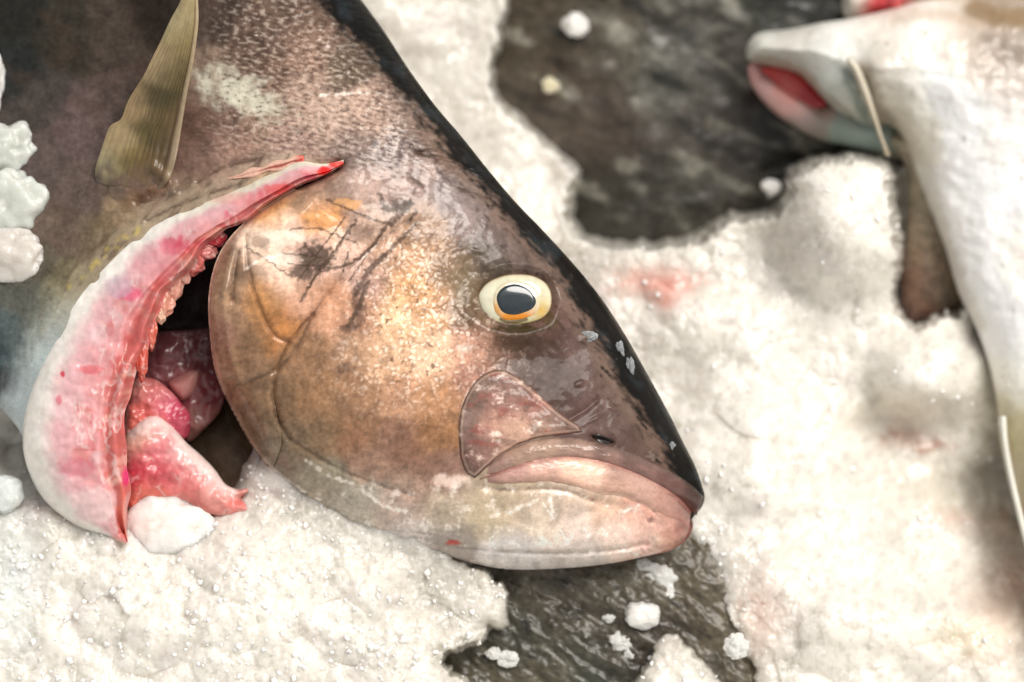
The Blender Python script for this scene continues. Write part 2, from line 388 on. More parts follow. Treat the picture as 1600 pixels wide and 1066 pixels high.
ys = np.concatenate([np.linspace(-2200, -410, 50), np.arange(-400, -57, 6), np.arange(-56, 1130, 1.75), np.arange(1134, 1500, 6), np.linspace(1510, 2700, 30)])
X, Y = np.meshgrid(xs, ys, indexing='ij')
Zi = iceZ(X, Y)
far = np.maximum(np.maximum(-X - 200, X - 1750), np.maximum(-Y - 250, Y - 1250)); far = np.clip(far, 0, None)
plane = -330 + 0.55 * (np.clip(Y, -2200, 2700) - 533) * 0.9
Zi = Zi + (plane - Zi) * ss(0, 900, far)
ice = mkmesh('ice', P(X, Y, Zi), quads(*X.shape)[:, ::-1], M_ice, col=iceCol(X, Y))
ice['kind'] = 'structure'; ice['label'] = 'bed of white crushed ice under and around the fish'
def flipfix(ob):
    # make sure the visible side looks at +z of the frame
    me = ob.data; n = np.zeros(len(me.polygons) * 3, F); me.polygons.foreach_get('normal', n)
    if n.reshape(-1, 3)[:, 2].mean() < 0: me.flip_normals()
flipfix(ice)

# =================================================================== MAIN FISH
big = Root('fish', (650, 600, -260), 'large brown fish head with a yellow ringed eye and cut gills lying on ice', 'fish')
def fz_base(x, y):
    """height of the flank of the head and trunk"""
    dd = pl_dist(x, y, D_dorsal[::3]); dv = pl_dist(x, y, D_chin[::3]); db = pl_dist(x, y, D_belly[::3])
    a = ((1090 - x) * .707 + (790 - y) * .707)
    rd = round_(dd, 290); rv = round_(dv, 200); rb = round_(db, 170)
    # the edge under the jaw is thin close to the gill opening
    z = -135 + 135 * rd * (0.35 + 0.65 * rv) * (0.3 + 0.7 * rb)
    z = z - 55 * (1 - rv) * 1 - 0.46 * np.clip(a - 760, 0, None)
    z = z - 16 * np.exp(-((x - 1050) / 90) ** 2 - ((y - 800) / 60) ** 2)
    return z
GROOVES = [  # polyline, half width, depth (positive cuts, negative raises)
    ([(365, 606), (400, 592), (440, 572), (468, 535), (488, 492), (520, 448), (560, 405), (600, 372), (640, 345)], 5, 5),
    ([(488, 492), (455, 530), (434, 572), (425, 610), (432, 650), (452, 685)], 5, 6),
    ([(452, 685), (500, 715), (560, 745), (640, 772)], 6, 4),
    ([(385, 368), (388, 420), (402, 470), (425, 520), (448, 533)], 4, 5),
    ([(372, 372), (355, 420), (350, 480), (358, 540), (372, 590), (362, 608)], 6, -5),
    ([(372, 395), (366, 430), (362, 470)], 4, 5),
    ([(640, 232), (665, 243), (700, 250), (728, 262), (752, 285)], 4, 6),
    ([(645, 240), (690, 232)], 3, 4), ([(715, 295), (745, 306), (775, 318)], 3, 4),
    ([(640, 280), (660, 292)], 3, 4),
    ([(640, 836), (700, 852), (800, 862), (900, 864), (965, 858), (1010, 850)], 4, 6),
    ([(600, 828), (660, 832), (720, 848)], 5, 5),
    ([(780, 800), (840, 822), (900, 806), (950, 790)], 9, 3), ([(755, 762), (800, 766), (845, 763), (885, 767), (925, 782)], 6, 5), ([(925, 782), (965, 792), (1005, 806), (1030, 822)], 7, 3),
    ([(700, 412), (700, 440), (712, 475), (740, 500), (775, 518), (820, 522), (862, 506), (872, 478)], 6, -1.8),
    ([(765, 420), (800, 412), (845, 418), (868, 440)], 5, -5),
    ([(890, 655), (915, 640), (932, 625)], 5, 5), ([(925, 684), (955, 692)], 5, 9),
    ([(940, 455), (905, 430), (880, 405)], 4, 3),
    ([(230, 345), (300, 312), (370, 290)], 5, 5), ([(270, 300), (262, 280), (240, 262)], 9, -9), ([(310, 285), (350, 262), (400, 250)], 5, 5),
]
GROOVES = [(spline(g, 5), w, d) for g, w, d in GROOVES]
DROPS = [(918, 526, 16, 9, -30, 5), (974, 556, 12, 26, 35, 6), (985, 580, 10, 16, 30, 5), (762, 335, 9, 22, 12, 5), (868, 431, 18, 8, 15, 5), (893, 437, 10, 6, 0, 4), (655, 298, 12, 10, 0, 4),
         (788, 300, 16, 8, 45, 5), (745, 392, 14, 5, 20, 3), (820, 362, 16, 6, 25, 3), (905, 600, 12, 6, -20, 3), (700, 262, 14, 10, 0, 3), (820, 408, 10, 5, 10, 3), (640, 205, 9, 6, 0, 4), (660, 180, 12, 6, 40, 4),
         (960, 640, 12, 5, 20, 3), (1050, 700, 6, 8, 10, 4), (1040, 715, 4, 8, -30, 3), (928, 655, 22, 4, -30, 3), (935, 700, 14, 4, 25, 3), (395, 53, 14, 8, 0, 6), (1006, 735, 14, 5, 30, 3)]
def cheekmask(x, y):
    return np.clip(np.exp(-((x - 640) / 95) ** 2 - ((y - 440) / 95) ** 2) + np.exp(-((x - 650) / 120) ** 2 - ((y - 560) / 75) ** 2), 0, 1)
def scalemask(x, y):
    return ss(300, 190, y - .12 * (x - 400)) * ss(300, 400, x + .1 * y)
def tone(c, k=1.0):
    g = c.mean(-1, keepdims=True); c = np.clip(g + (c - g) * (1 - .04 * k), .002, 1)
    return c * (np.clip(c.mean(-1, keepdims=True), .003, 1) / .27) ** (.32 * k) * (1 + .05 * k)
def fz(x, y, fine=True):
    z = fz_base(x, y)
    do = pl_dist(x, y, D_operc[::2]); dc = pl_dist(x, y, D_collar[::3])
    side = x > -1e9
    z = z - 26 * (1 - round_(do, 26)) - 20 * (1 - round_(dc, 24))
    z = z - 12 * np.exp(-((x - 735) / 40) ** 2 - ((y - 450) / 45) ** 2) - 8 * np.exp(-((x - 850) / 60) ** 2 - ((y - 560) / 40) ** 2)
    z = z + 7 * np.exp(-((x - 610) / 90) ** 2 - ((y - 540) / 90) ** 2)
    # eye socket
    e = np.sqrt(((x - 805) / 62) ** 2 + ((y - 469) / 45) ** 2)
    z = z - 10 * ss(1.15, .85, e) + 4 * np.exp(-((e - 1.3) / .2) ** 2) * .5
    for g, w, d in GROOVES:
        x0, y0 = g.min(0) - 4 * w; x1, y1 = g.max(0) + 4 * w
        k = (x > x0) & (x < x1) & (y > y0) & (y < y1)
        if k.any():
            dg = pl_dist(x[k], y[k], g); z[k] -= d * np.exp(-(dg / w) ** 2)
    for cx, cy, rx, ry, an, h in DROPS:
        a = math.radians(an); ux = (x - cx) * math.cos(a) + (y - cy) * math.sin(a); uy = -(x - cx) * math.sin(a) + (y - cy) * math.cos(a)
        z = z + h * .55 * ss(1.1, .2, np.sqrt((ux / rx) ** 2 + (uy / ry) ** 2) + .25 * noise(x, y, 9, 5))
    if fine:
        z = z + (3.0 - 1.4 * ss(700, 820, x + .3 * (y - 500))) * fbm(x, y, 60, 3, 301) + .5 * fbm(x, y, 18, 3, 305)
        cm = cheekmask(x, y); w1, w2, wi = worley(x + 4 * noise(x, y, 12, 1), y + 4 * noise(x, y, 12, 2), 8, 61)
        z = z + cm * 1.8 * (np.clip(w2 - w1, 0, .5) - .15)
        sm = scalemask(x, y)
        u = x * .97 + y * .25; v = -x * .25 + y * .97
        z = z + sm * 1.1 * noise(u / 2.2, v, 5.2, 71)
        # wrinkles of dried slime on the forehead
        wm = np.exp(-(pl_dist(x, y, D_dorsal[::4]) / 85) ** 2)
        z = z + wm * ss(470, 380, y) * 1.0 * np.abs(noise(u / 1.8, v, 11, 81))
    return z
SKIN = [(20, 20, 58, 60, 54), (100, 60, 72, 68, 58), (60, 150, 88, 82, 76), (30, 110, 58, 62, 60), (130, 200, 112, 96, 92), (60, 260, 106, 94, 88), (120, 300, 112, 98, 88), (100, 370, 120, 106, 92),
        (180, 60, 88, 78, 68), (200, 150, 100, 86, 78), (250, 20, 62, 54, 46), (330, 20, 92, 78, 68), (400, 60, 118, 98, 84), (450, 20, 124, 104, 88), (500, 60, 138, 114, 96), (540, 100, 118, 104, 86),
        (330, 120, 138, 118, 100), (350, 145, 140, 120, 104), (400, 150, 146, 124, 106), (430, 168, 150, 130, 112), (350, 185, 140, 114, 98), (400, 205, 150, 126, 108), (480, 150, 168, 146, 128), (520, 185, 176, 155, 137),
        (450, 220, 160, 136, 122), (580, 170, 170, 146, 128), (620, 190, 162, 142, 126), (360, 235, 150, 122, 106), (300, 240, 130, 104, 90), (310, 200, 118, 92, 78), (230, 300, 132, 108, 90), (560, 230, 138, 122, 112), (630, 240, 130, 118, 112),
        (350, 280, 146, 122, 104), (280, 310, 140, 118, 96), (200, 345, 158, 138, 108), (430, 110, 120, 98, 82), (480, 90, 150, 124, 106), (150, 380, 122, 108, 84), (180, 360, 130, 112, 84),
        (60, 420, 104, 100, 84), (40, 470, 104, 108, 98), (15, 520, 96, 112, 112), (10, 580, 66, 88, 96), (100, 440, 128, 122, 92), (85, 480, 142, 144, 120), (60, 520, 118, 124, 110), (40, 570, 132, 148, 142), (28, 630, 150, 166, 170), (-20, 600, 46, 62, 70), (-30, 540, 60, 76, 82),
        (-100, 500, 80, 92, 96), (-100, 100, 50, 52, 50), (-200, 300, 60, 60, 58), (100, -120, 48, 50, 44), (400, -150, 60, 52, 46),
        (650, 270, 160, 142, 132), (700, 300, 140, 130, 125), (740, 330, 142, 130, 124), (780, 370, 128, 116, 110), (720, 240, 150, 128, 112), (830, 400, 116, 102, 94), (880, 430, 112, 96, 88), (900, 480, 124, 100, 90),
        (920, 540, 130, 104, 96), (950, 600, 138, 114, 104), (980, 650, 128, 106, 96), (1000, 700, 118, 96, 86), (1030, 720, 122, 94, 82), (1060, 765, 84, 62, 54), (700, 210, 140, 118, 102), (800, 340, 130, 112, 100),
        (720, 440, 124, 108, 82), (700, 420, 150, 124, 96), (760, 400, 98, 90, 78), (730, 490, 112, 94, 70), (800, 535, 98, 78, 64), (860, 520, 118, 92, 82), (850, 560, 100, 78, 68), (880, 600, 106, 84, 74), (920, 640, 122, 98, 90), (810, 565, 104, 80, 68),
        (640, 400, 186, 148, 108), (660, 350, 164, 138, 114), (600, 400, 190, 156, 128), (650, 450, 208, 166, 118), (620, 500, 222, 186, 144), (680, 480, 198, 156, 112), (600, 560, 216, 180, 142), (680, 560, 222, 188, 154), (740, 540, 198, 154, 128),
        (560, 550, 178, 144, 112), (620, 620, 192, 152, 118), (690, 620, 186, 142, 102), (560, 620, 170, 134, 100), (480, 560, 160, 126, 92), (500, 620, 164, 128, 90), (560, 680, 158, 120, 88), (620, 690, 144, 110, 88), (680, 680, 158, 118, 80),
        (660, 730, 142, 110, 90), (590, 720, 160, 132, 110), (700, 740, 150, 120, 104), (740, 600, 170, 128, 108), (780, 560, 150, 114, 92), (540, 400, 216, 186, 164), (590, 350, 176, 152, 132), (560, 300, 172, 150, 136), (600, 300, 170, 150, 138), (500, 300, 162, 140, 122),
        (470, 300, 168, 140, 108), (430, 325, 204, 152, 88), (500, 335, 204, 146, 86), (450, 355, 226, 200, 178), (405, 385, 214, 194, 170), (480, 400, 190, 160, 142), (440, 430, 222, 194, 170), (415, 465, 176, 128, 74), (432, 512, 188, 130, 70), (465, 460, 196, 156, 128),
        (350, 440, 166, 138, 108), (342, 520, 148, 112, 94), (370, 560, 150, 118, 88), (400, 600, 148, 120, 90), (358, 480, 162, 132, 102), (395, 520, 140, 112, 80), (400, 660, 132, 112, 86), (430, 620, 142, 116, 84), (460, 700, 140, 122, 96), (375, 420, 142, 114, 88),
        (520, 480, 196, 150, 116), (560, 500, 186, 146, 118), (570, 430, 176, 146, 130), (500, 680, 150, 124, 92),
        (430, 720, 128, 122, 102), (500, 745, 148, 144, 122), (560, 790, 158, 158, 140), (620, 790, 172, 162, 146), (700, 790, 172, 166, 142), (760, 790, 180, 174, 142), (850, 800, 194, 188, 166), (900, 830, 198, 190, 174), (980, 830, 198, 188, 172),
        (1020, 830, 202, 164, 148), (1052, 830, 188, 120, 104), (700, 850, 150, 148, 136), (800, 875, 184, 188, 180), (900, 875, 182, 184, 174), (640, 765, 160, 140, 120), (760, 772, 164, 152, 128), (820, 776, 170, 160, 134), (870, 782, 168, 156, 132), (950, 790, 190, 168, 142), (880, 785, 188, 178, 158), (1000, 795, 208, 164, 144), (1020, 845, 206, 180, 166),
        (1000, 812, 186, 148, 122), (640, 855, 176, 178, 170), (1040, 790, 190, 130, 112)]
BANDW = [(-300, 60), (0, 52), (60, 42), (130, 30), (250, 28), (300, 22), (350, 25), (400, 24), (470, 30), (550, 33), (600, 37), (650, 33), (700, 26), (750, 26), (800, 26)]
SCR = [([(510, 312), (545, 328), (590, 345), (612, 350)], 2.6), ([(540, 338), (470, 432)], 2), ([(556, 345), (505, 420)], 3), ([(605, 352), (560, 405), (500, 425)], 3), ([(600, 360), (545, 440)], 1.6),
       ([(455, 358), (500, 358), (560, 382)], 1.6), ([(480, 450), (540, 365)], 1.7), ([(612, 348), (640, 318)], 8), ([(595, 305), (606, 330), (640, 315)], 5), ([(470, 470), (505, 410)], 3), ([(440, 395), (525, 405)], 1.3), ([(448, 412), (515, 418)], 1.2),
       ([(545, 395), (536, 425)], 1.3), ([(475, 380), (490, 400)], 2), ([(385, 385), (450, 430)], 1.5), ([(555, 460), (575, 425), (600, 400)], 6), ([(545, 510), (560, 480), (575, 440)], 5), ([(600, 400), (625, 375), (650, 350)], 4),
       ([(650, 240), (700, 252), (735, 268)], 3), ([(650, 330), (640, 345)], 4)]
SCR = [(spline(a, 4), w) for a, w in SCR]
WHT = [([(857, 770), (864, 800)], 3.5), ([(848, 786), (868, 815), (892, 856)], 1.6), ([(770, 806), (800, 798), (840, 782)], 5), ([(925, 800), (950, 790)], 2), ([(975, 800), (1000, 788)], 2.5), ([(765, 842), (785, 826)], 2), ([(560, 760), (600, 790), (640, 800)], 4),
       ([(385, 420), (410, 405), (440, 400)], 3), ([(600, 372), (540, 430)], 1.6), ([(500, 150), (580, 145), (640, 160)], 3),
       ([(722, 640), (728, 618), (742, 598)], 2.5), ([(395, 700), (440, 745), (500, 782)], 3), ([(480, 720), (520, 745), (580, 765)], 4)]
WHT = [(spline(a, 4), w) for a, w in WHT]
def skincol(x, y, d=None):
    c = colfield(x, y, SKIN, r=25, warp=11)  # SKIN spots hold form shading: dark around eye and snout, bright cheek
    n = fbm(x, y, 22, 4, 401); n2 = fbm(x, y, 7, 3, 405); nb = fbm(x, y, 70, 3, 409)
    sn_ = ss(760, 860, x + .3 * (y - 500)) * ss(380, 480, y)
    c = c * (1 + (.30 - .1 * sn_) * n + (.22 - .14 * sn_) * n2)[..., None]
    fw = ss(330, 420, x + .55 * y - 100)
    c = c * (1 - .14 * np.exp(-((x - 520) / 150) ** 2 - ((y - 650) / 90) ** 2) - .26 * ss(730, 830, x + .2 * (y - 600)) * ss(480, 540, y) * ss(760, 720, y))[..., None]  # lower cheek tone, plus deeper painted shading below eye and on snout
    c = c * (np.array([1.05, .955, .97], F) * fw[..., None] + np.array([.88, .83, .85], F) * (1 - fw[..., None]))
    c = mixc(c, (92, 70, 58), .30 * ss(.15, .6, nb) * ss(900, 500, y))
    u = x * .97 + y * .25; v = -x * .25 + y * .97
    # fine scale rows on the shoulder
    sm = scalemask(x, y); sn = noise(u / 2.4, v, 4.6, 71) + .4 * noise(x, y, 3.5, 72)
    c = mixc(c, (220, 204, 188), sm * .34 * ss(.12, .6, sn)); c = mixc(c, (64, 48, 42), sm * .5 * ss(-.1, -.6, sn))
    pt = ((x - 372) * .9 + (y - 145) * .43, -(x - 372) * .43 + (y - 145) * .9)
    c = mixc(c, (200, 200, 180), .68 * ss(1.35, .35, np.sqrt((pt[0] / 80) ** 2 + (pt[1] / 30) ** 2) + .7 * fbm(x, y, 22, 3, 431)) * ss(-.75, -.1, sn + .2))
    kc = (x < 480) & (y > 240)
    if kc.any():
        dc = pl_dist(x[kc], y[kc], COEDGE); ck = c[kc]
        ax = x[kc] * .6 + y[kc] * -.8; ay = x[kc] * .8 + y[kc] * .6
        ck = mixc(ck, (176, 160, 136), .55 * ss(46, 2, dc + 16 * fbm(ax / 3, ay, 12, 3, 435)) * ss(1.6, .8, y[kc] / 420))
        ck = mixc(ck, (176, 190, 192), .6 * ss(50, 4, dc + 16 * fbm(x[kc] * 1.0, y[kc] / 3, 12, 3, 436)) * ss(430, 560, y[kc]))
        ck = mixc(ck, (92, 72, 56), .5 * ss(.1, .5, fbm(ax / 3.5, ay, 13, 3, 437)) * ss(70, 20, dc) * ss(520, 440, y[kc]))
        c[kc] = ck
    # speckled cheek
    cm = cheekmask(x, y); w1, w2, wi = worley(x + 5 * noise(x, y, 12, 1), y + 5 * noise(x, y, 12, 2), 8, 61)
    edge = ss(.2, .03, w2 - w1)
    c = mixc(c, (252, 232, 214), cm * .5 * ss(.35, .8, wi) * ss(.5, .2, w1)); c = mixc(c, (136, 92, 64), cm * .5 * edge * ss(-.3, .4, noise(x, y, 26, 91)))
    c = mixc(c, (110, 74, 46), cm * .7 * ss(.3, .6, noise(x, y, 8, 95)) * ss(-.1, .3, noise(x, y, 40, 96)))
    # bruised brown blotches and scratches on the gill cover, and a socket shadow painted below the eye
    for cx, cy, rx, ry, s_, cc in ((492, 402, 32, 24, .95, (108, 88, 76)), (474, 424, 24, 16, .85, (108, 88, 76)), (560, 365, 26, 16, .55, (120, 94, 78)), (440, 372, 40, 14, .5, (240, 222, 204)), (445, 405, 26, 14, .6, (236, 214, 198)), (520, 365, 24, 10, .5, (236, 208, 186)), (545, 320, 26, 10, .7, (220, 160, 96)), (500, 338, 34, 8, .6, (214, 150, 84)), (560, 480, 12, 34, .7, (112, 84, 70)), (546, 512, 16, 8, .7, (112, 84, 72)), (540, 575, 16, 9, .6, (112, 82, 66)),
                                   (625, 322, 18, 12, .7, (112, 98, 90)), (406, 378, 16, 10, .5, (120, 90, 74)), (880, 520, 30, 10, .4, (90, 66, 54)), (640, 372, 18, 12, .4, (106, 80, 60)), (812, 536, 60, 14, .5, (78, 58, 44)), (812, 514, 46, 7, .8, (70, 60, 28)), (862, 500, 14, 12, .6, (92, 76, 40)), (722, 440, 22, 40, .4, (128, 112, 84)), (855, 428, 24, 4, .7, (40, 32, 30)), (725, 545, 14, 9, .3, (240, 226, 214))):
        e = ((x - cx) / rx) ** 2 + ((y - cy) / ry) ** 2
        c = mixc(c, cc, s_ * ss(1.3, .3, e + .9 * fbm(x, y, 9, 3, 430)))
    for g, w in SCR:
        x0, y0 = g.min(0) - 3 * w - 8; x1, y1 = g.max(0) + 3 * w + 8
        k = (x > x0) & (x < x1) & (y > y0) & (y < y1)
        if k.any():
            dg = pl_dist(x[k] + 2.5 * noise(x[k], y[k], 8, 3), y[k] + 2.5 * noise(x[k], y[k], 8, 4), g)
            c[k] = mixc(c[k], (92, 72, 60), .72 * ss(w * 1.15, w * .35, dg + w * .5 * noise(x[k], y[k], 5, 6)))
    # deeper creases are coloured darker than the skin
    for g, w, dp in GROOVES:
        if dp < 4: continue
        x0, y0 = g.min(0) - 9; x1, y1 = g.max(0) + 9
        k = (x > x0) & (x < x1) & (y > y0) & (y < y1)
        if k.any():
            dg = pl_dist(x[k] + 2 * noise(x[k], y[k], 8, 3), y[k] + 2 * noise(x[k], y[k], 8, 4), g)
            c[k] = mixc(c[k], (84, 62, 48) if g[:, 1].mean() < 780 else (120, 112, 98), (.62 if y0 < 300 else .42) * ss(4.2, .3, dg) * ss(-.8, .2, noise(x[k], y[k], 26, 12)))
    # pale veining under the jaw
    jm = ss(720, 790, y + .1 * (x - 600)) * ss(1060, 1000, x)
    v1 = fbm(x, y, 26, 5, 441, .65); c = mixc(c, (232, 226, 216), jm * .5 * ss(.1, .6, v1)); c = mixc(c, (156, 148, 136), jm * .3 * ss(-.15, -.6, v1))
    c = mixc(c, (134, 124, 110), jm * .3 * ss(.2, .6, fbm(x, y, 34, 3, 447)))
    e = ((x - 705) / 30) ** 2 + ((y - 752) / 13) ** 2
    c = mixc(c, (232, 212, 196), .6 * ss(1.4, .1, e + .9 * fbm(u, v * .6, 14, 3, 8)))
    c = mixc(c, (176, 42, 30), .85 * ss(1.1, .4, ((x - 708) / 13) ** 2 + ((y - 848) / 5) ** 2 + .4 * n2))
    for g, w in WHT:  # pale scratches and reflection streaks painted as white strokes
        x0, y0 = g.min(0) - 12; x1, y1 = g.max(0) + 12
        k = (x > x0) & (x < x1) & (y > y0) & (y < y1)
        if k.any(): c[k] = mixc(c[k], (244, 238, 228), .42 * ss(-.5, .3, noise(x[k], y[k], 12, 9)) * ss(w * 1.2, w * .3, pl_dist(x[k], y[k], g) + w * .6 * noise(x[k], y[k], 6, 7)))
    # black back
    dd = pl_dist(x, y, D_dorsal[::3]); bw = np.interp(y, *np.array(BANDW, float).T)
    al = (x + y) * .7; ac = (x - y) * .7
    nn = 12 * fbm(al / 2.4, ac, 30, 3, 451) + 13 * fbm(al / 2.6, ac, 9, 3, 455)
    bw = bw * (1 + .2 * ss(420, 520, y))
    c = mixc(c, (74, 58, 50), .62 * ss(bw + 52, bw - 4, dd + 10 * nb))
    bm = ss(11, -9, dd - bw - nn)
    bm = np.maximum(bm, .85 * ss(.2, .5, fbm(al / 3, ac, 13, 4, 461, .7) - .45 * ss(bw, bw + 46, dd)) * ss(bw + 60, bw + 20, dd) * ss(200, 280, y) * ss(800, 740, y))
    c = mixc(c, (150, 122, 104), .38 * ss(bw + 34, bw + 8, dd + 9 * fbm(al / 2.4, ac, 14, 3, 466)) * ss(120, 220, y))
    c = mixc(c, (70, 54, 48), .55 * ss(.22, .6, fbm(al / 3, ac, 9, 3, 467)) * ss(150, 60, dd) * ss(150, 240, y))
    bc = mixc(np.ones(x.shape + (3,), F) * lin((24, 25, 24)).astype(F), (44, 56, 62), ss(0, .6, fbm(al / 2, ac, 30, 3, 463)) * .8)
    bc = mixc(bc, (70, 66, 46), .6 * ss(5.5, 1.5, dd) * ss(-.2, .3, noise(x, y, 20, 9)))  # olive rim painted as a thin highlight along the edge
    c = c + (bc - c) * (bm * .95)[..., None]
    c = mixc(c, (188, 168, 70), .6 * ss(-.3, .4, noise(x, y, 14, 8)) * ss(9, 0, pl_dist(x, y, spline([(108, 448), (150, 412), (190, 374), (215, 360)], 5)) + 5 * noise(x, y, 10, 3)))
    c = c * (1 + (np.array([1.16, 1.12, 1.16], F) - 1) * jm[..., None])
    return np.clip(tone(c), .004, .92)
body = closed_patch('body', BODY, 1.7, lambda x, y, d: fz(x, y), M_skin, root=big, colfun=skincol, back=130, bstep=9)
flip_list = [body]

# ---- gill cover: the plate behind the cheek, its free rear edge standing over the gill opening
GC = np.vstack([spline([(352, 621), (335, 576), (327.5, 520), (325.5, 470), (332.5, 424), (349, 385), (379, 350), (419, 320), (459, 295)], 8),
                spline([(475, 300), (500, 325), (530, 345), (540, 390), (520, 448), (490, 490), (455, 530), (435, 572), (427, 610), (433, 648), (440, 690), (430, 722)], 6),
                spline([(424, 736), (394, 698), (370, 656)], 5)])
GCrear = spline([(440, 752), (424, 736), (394, 698), (370, 656), (352, 621), (335, 576), (327.5, 520), (325.5, 470), (332.5, 424), (349, 385), (379, 350), (419, 320), (459, 295)], 5)
def gcz(x, y, d):
    dr = pl_dist(x, y, GCrear)
    return fz(x, y) + 1.2 + 5 * ss(0, 30, d) * ss(150, 30, dr) + 7 * round_(dr, 12) * ss(90, 20, dr) - 3.5 * (d <= 0) * (dr > 8)
def gccol(x, y, d):
    c = skincol(x, y); dr = pl_dist(x, y, GCrear)
    c = mixc(c, (206, 172, 150), .65 * ss(9, 3, dr + 3 * noise(x, y, 16, 3)) * ss(760, 700, y))
    return mixc(c, (168, 90, 80), .5 * ss(6, 1, dr) * ss(380, 460, y) * ss(620, 560, y))
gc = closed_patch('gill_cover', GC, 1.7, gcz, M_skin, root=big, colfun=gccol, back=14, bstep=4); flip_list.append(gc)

# ---- eye
EYE = spline([(747, 464), (752, 452), (760, 443), (772, 436), (790, 430), (811, 428.5), (832, 431), (850, 440), (859, 452), (862, 466), (860, 482), (852, 494), (838, 502), (815, 507), (790, 508.5), (774, 506), (762, 497), (752, 484)], 6, True)
PUP = spline([(776, 466), (781, 454), (793, 446), (808, 444.5), (823, 450), (833, 460), (837.5, 472), (832, 482), (820, 488), (805, 492), (790, 490), (781, 482)], 6, True)
IRIS = spline([(771, 468), (776, 451), (790, 441), (808, 439), (827, 444), (840, 457), (844, 473), (838, 488), (824, 496), (806, 500), (788, 499), (776, 490), (772, 480)], 6, True)
ez = lambda x, y: fz_base(np.full_like(x, 805.), np.full_like(x, 468.)) * .6 + fz_base(x, y) * .4 - 5
def eyez(x, y, d): return ez(x, y) - 4 + 12 * round_(d, 34)
def eyecol(x, y, d):
    c = np.ones(x.shape + (3,), F) * lin((226, 222, 192)).astype(F)
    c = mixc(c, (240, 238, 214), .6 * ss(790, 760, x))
    c = mixc(c, (222, 178, 66), .85 * np.exp(-((x - 846) / 16) ** 2 - ((y - 486) / 17) ** 2))
    c = mixc(c, (226, 214, 120), .6 * ss(492, 508, y))
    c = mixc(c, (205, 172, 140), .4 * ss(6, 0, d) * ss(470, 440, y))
    c = mixc(c, (96, 66, 24), .85 * ss(4.5, 1.5, pl_dist(x, y, spline([(783, 499), (792, 503), (806, 503), (822, 499)], 5))))
    c = mixc(c, (150, 118, 60), .7 * ss(2.6, 0, d))
    return c * (1 + .1 * fbm(x, y, 14, 3, 9))[..., None] * .92
eye = closed_patch('eye', EYE, .9, eyez, M_eye, root=big, colfun=eyecol, back=30, bstep=4); flip_list.append(eye)
def iriscol(x, y, d):
    c = np.ones(x.shape + (3,), F) * lin((228, 216, 184)).astype(F)
    a = np.exp(-((x - 806) / 36) ** 2 - ((y - 499) / 15) ** 2)
    c = mixc(c, (236, 146, 24), 1.35 * a); c = mixc(c, (222, 150, 40), .8 * np.exp(-((x - 774) / 10) ** 2 - ((y - 484) / 12) ** 2))
    c = mixc(c, (224, 214, 184), .6 * ss(460, 444, y)); return c * (1 + .12 * noise(x * 3, y, 9, 4))[..., None] * .92
iris = closed_patch('iris', IRIS, .8, lambda x, y, d: ez(x, y) - 4 + 12.6 * round_(sdf(x, y, EYE), 34) + .8 * ss(0, 3, d), M_eye, root=big, parent=eye, colfun=iriscol); flip_list.append(iris)
pupil = closed_patch('pupil', PUP, .8, lambda x, y, d: ez(x, y) - 4 + 13.6 * round_(sdf(x, y, EYE), 34) + .8 * ss(0, 4, d), M_pupil, root=big, parent=eye); flip_list.append(pupil)

# ---- upper jaw plate (maxilla)
MAX = np.vstack([spline([(716, 668), (722, 632), (738, 601), (757, 584), (778, 577), (800, 583), (826, 602), (852, 625), (880, 648), (905, 664)], 6),
                 spline([(912, 676), (880, 680), (845, 684), (812, 694), (785, 710), (765, 727), (748, 743)], 6), spline([(742, 748), (728, 738), (718, 712)], 5)])
MAXC = [(735, 640, 132, 104, 92), (745, 600, 138, 112, 100), (775, 590, 132, 104, 92), (800, 610, 146, 112, 100), (780, 630, 158, 112, 102), (830, 640, 158, 112, 100), (870, 660, 130, 100, 90), (740, 690, 142, 104, 94),
        (725, 700, 118, 92, 84), (770, 665, 186, 140, 122), (800, 670, 196, 156, 134), (850, 672, 172, 138, 120), (760, 700, 158, 120, 108), (735, 725, 122, 94, 86), (725, 655, 150, 124, 114)]
def maxcol(x, y, d):
    c = colfield(x, y, MAXC, r=20, warp=12, seed=31, wscale=26)
    c = c * (1 + .18 * fbm(x, y, 12, 3, 33))[..., None]
    c = mixc(c, (236, 214, 200), .7 * ss(.15, .6, fbm(x / 1.5, y, 22, 5, 35, .62))); c = mixc(c, (104, 78, 68), .5 * ss(.1, .6, fbm(x / 1.4, y, 20, 4, 39)))
    c = mixc(c, (160, 84, 74), .5 * ss(.2, .5, fbm(x / 2.4, y, 16, 3, 37)))
    c = mixc(c, (74, 52, 46), .55 * ss(3.2, .2, d) * ss(-.7, .2, noise(x, y, 40, 7))); c = mixc(c, (206, 178, 156), .35 * ss(3, 4.5, d) * ss(8, 5, d)); return tone(c)
mx = closed_patch('upper_jaw_plate', MAX, 1.2, lambda x, y, d: fz(x, y, False) - 2.5 + 11 * round_(d, 16) + 1.5 * fbm(x, y, 24, 3, 38), M_skin, root=big, colfun=maxcol); flip_list.append(mx)

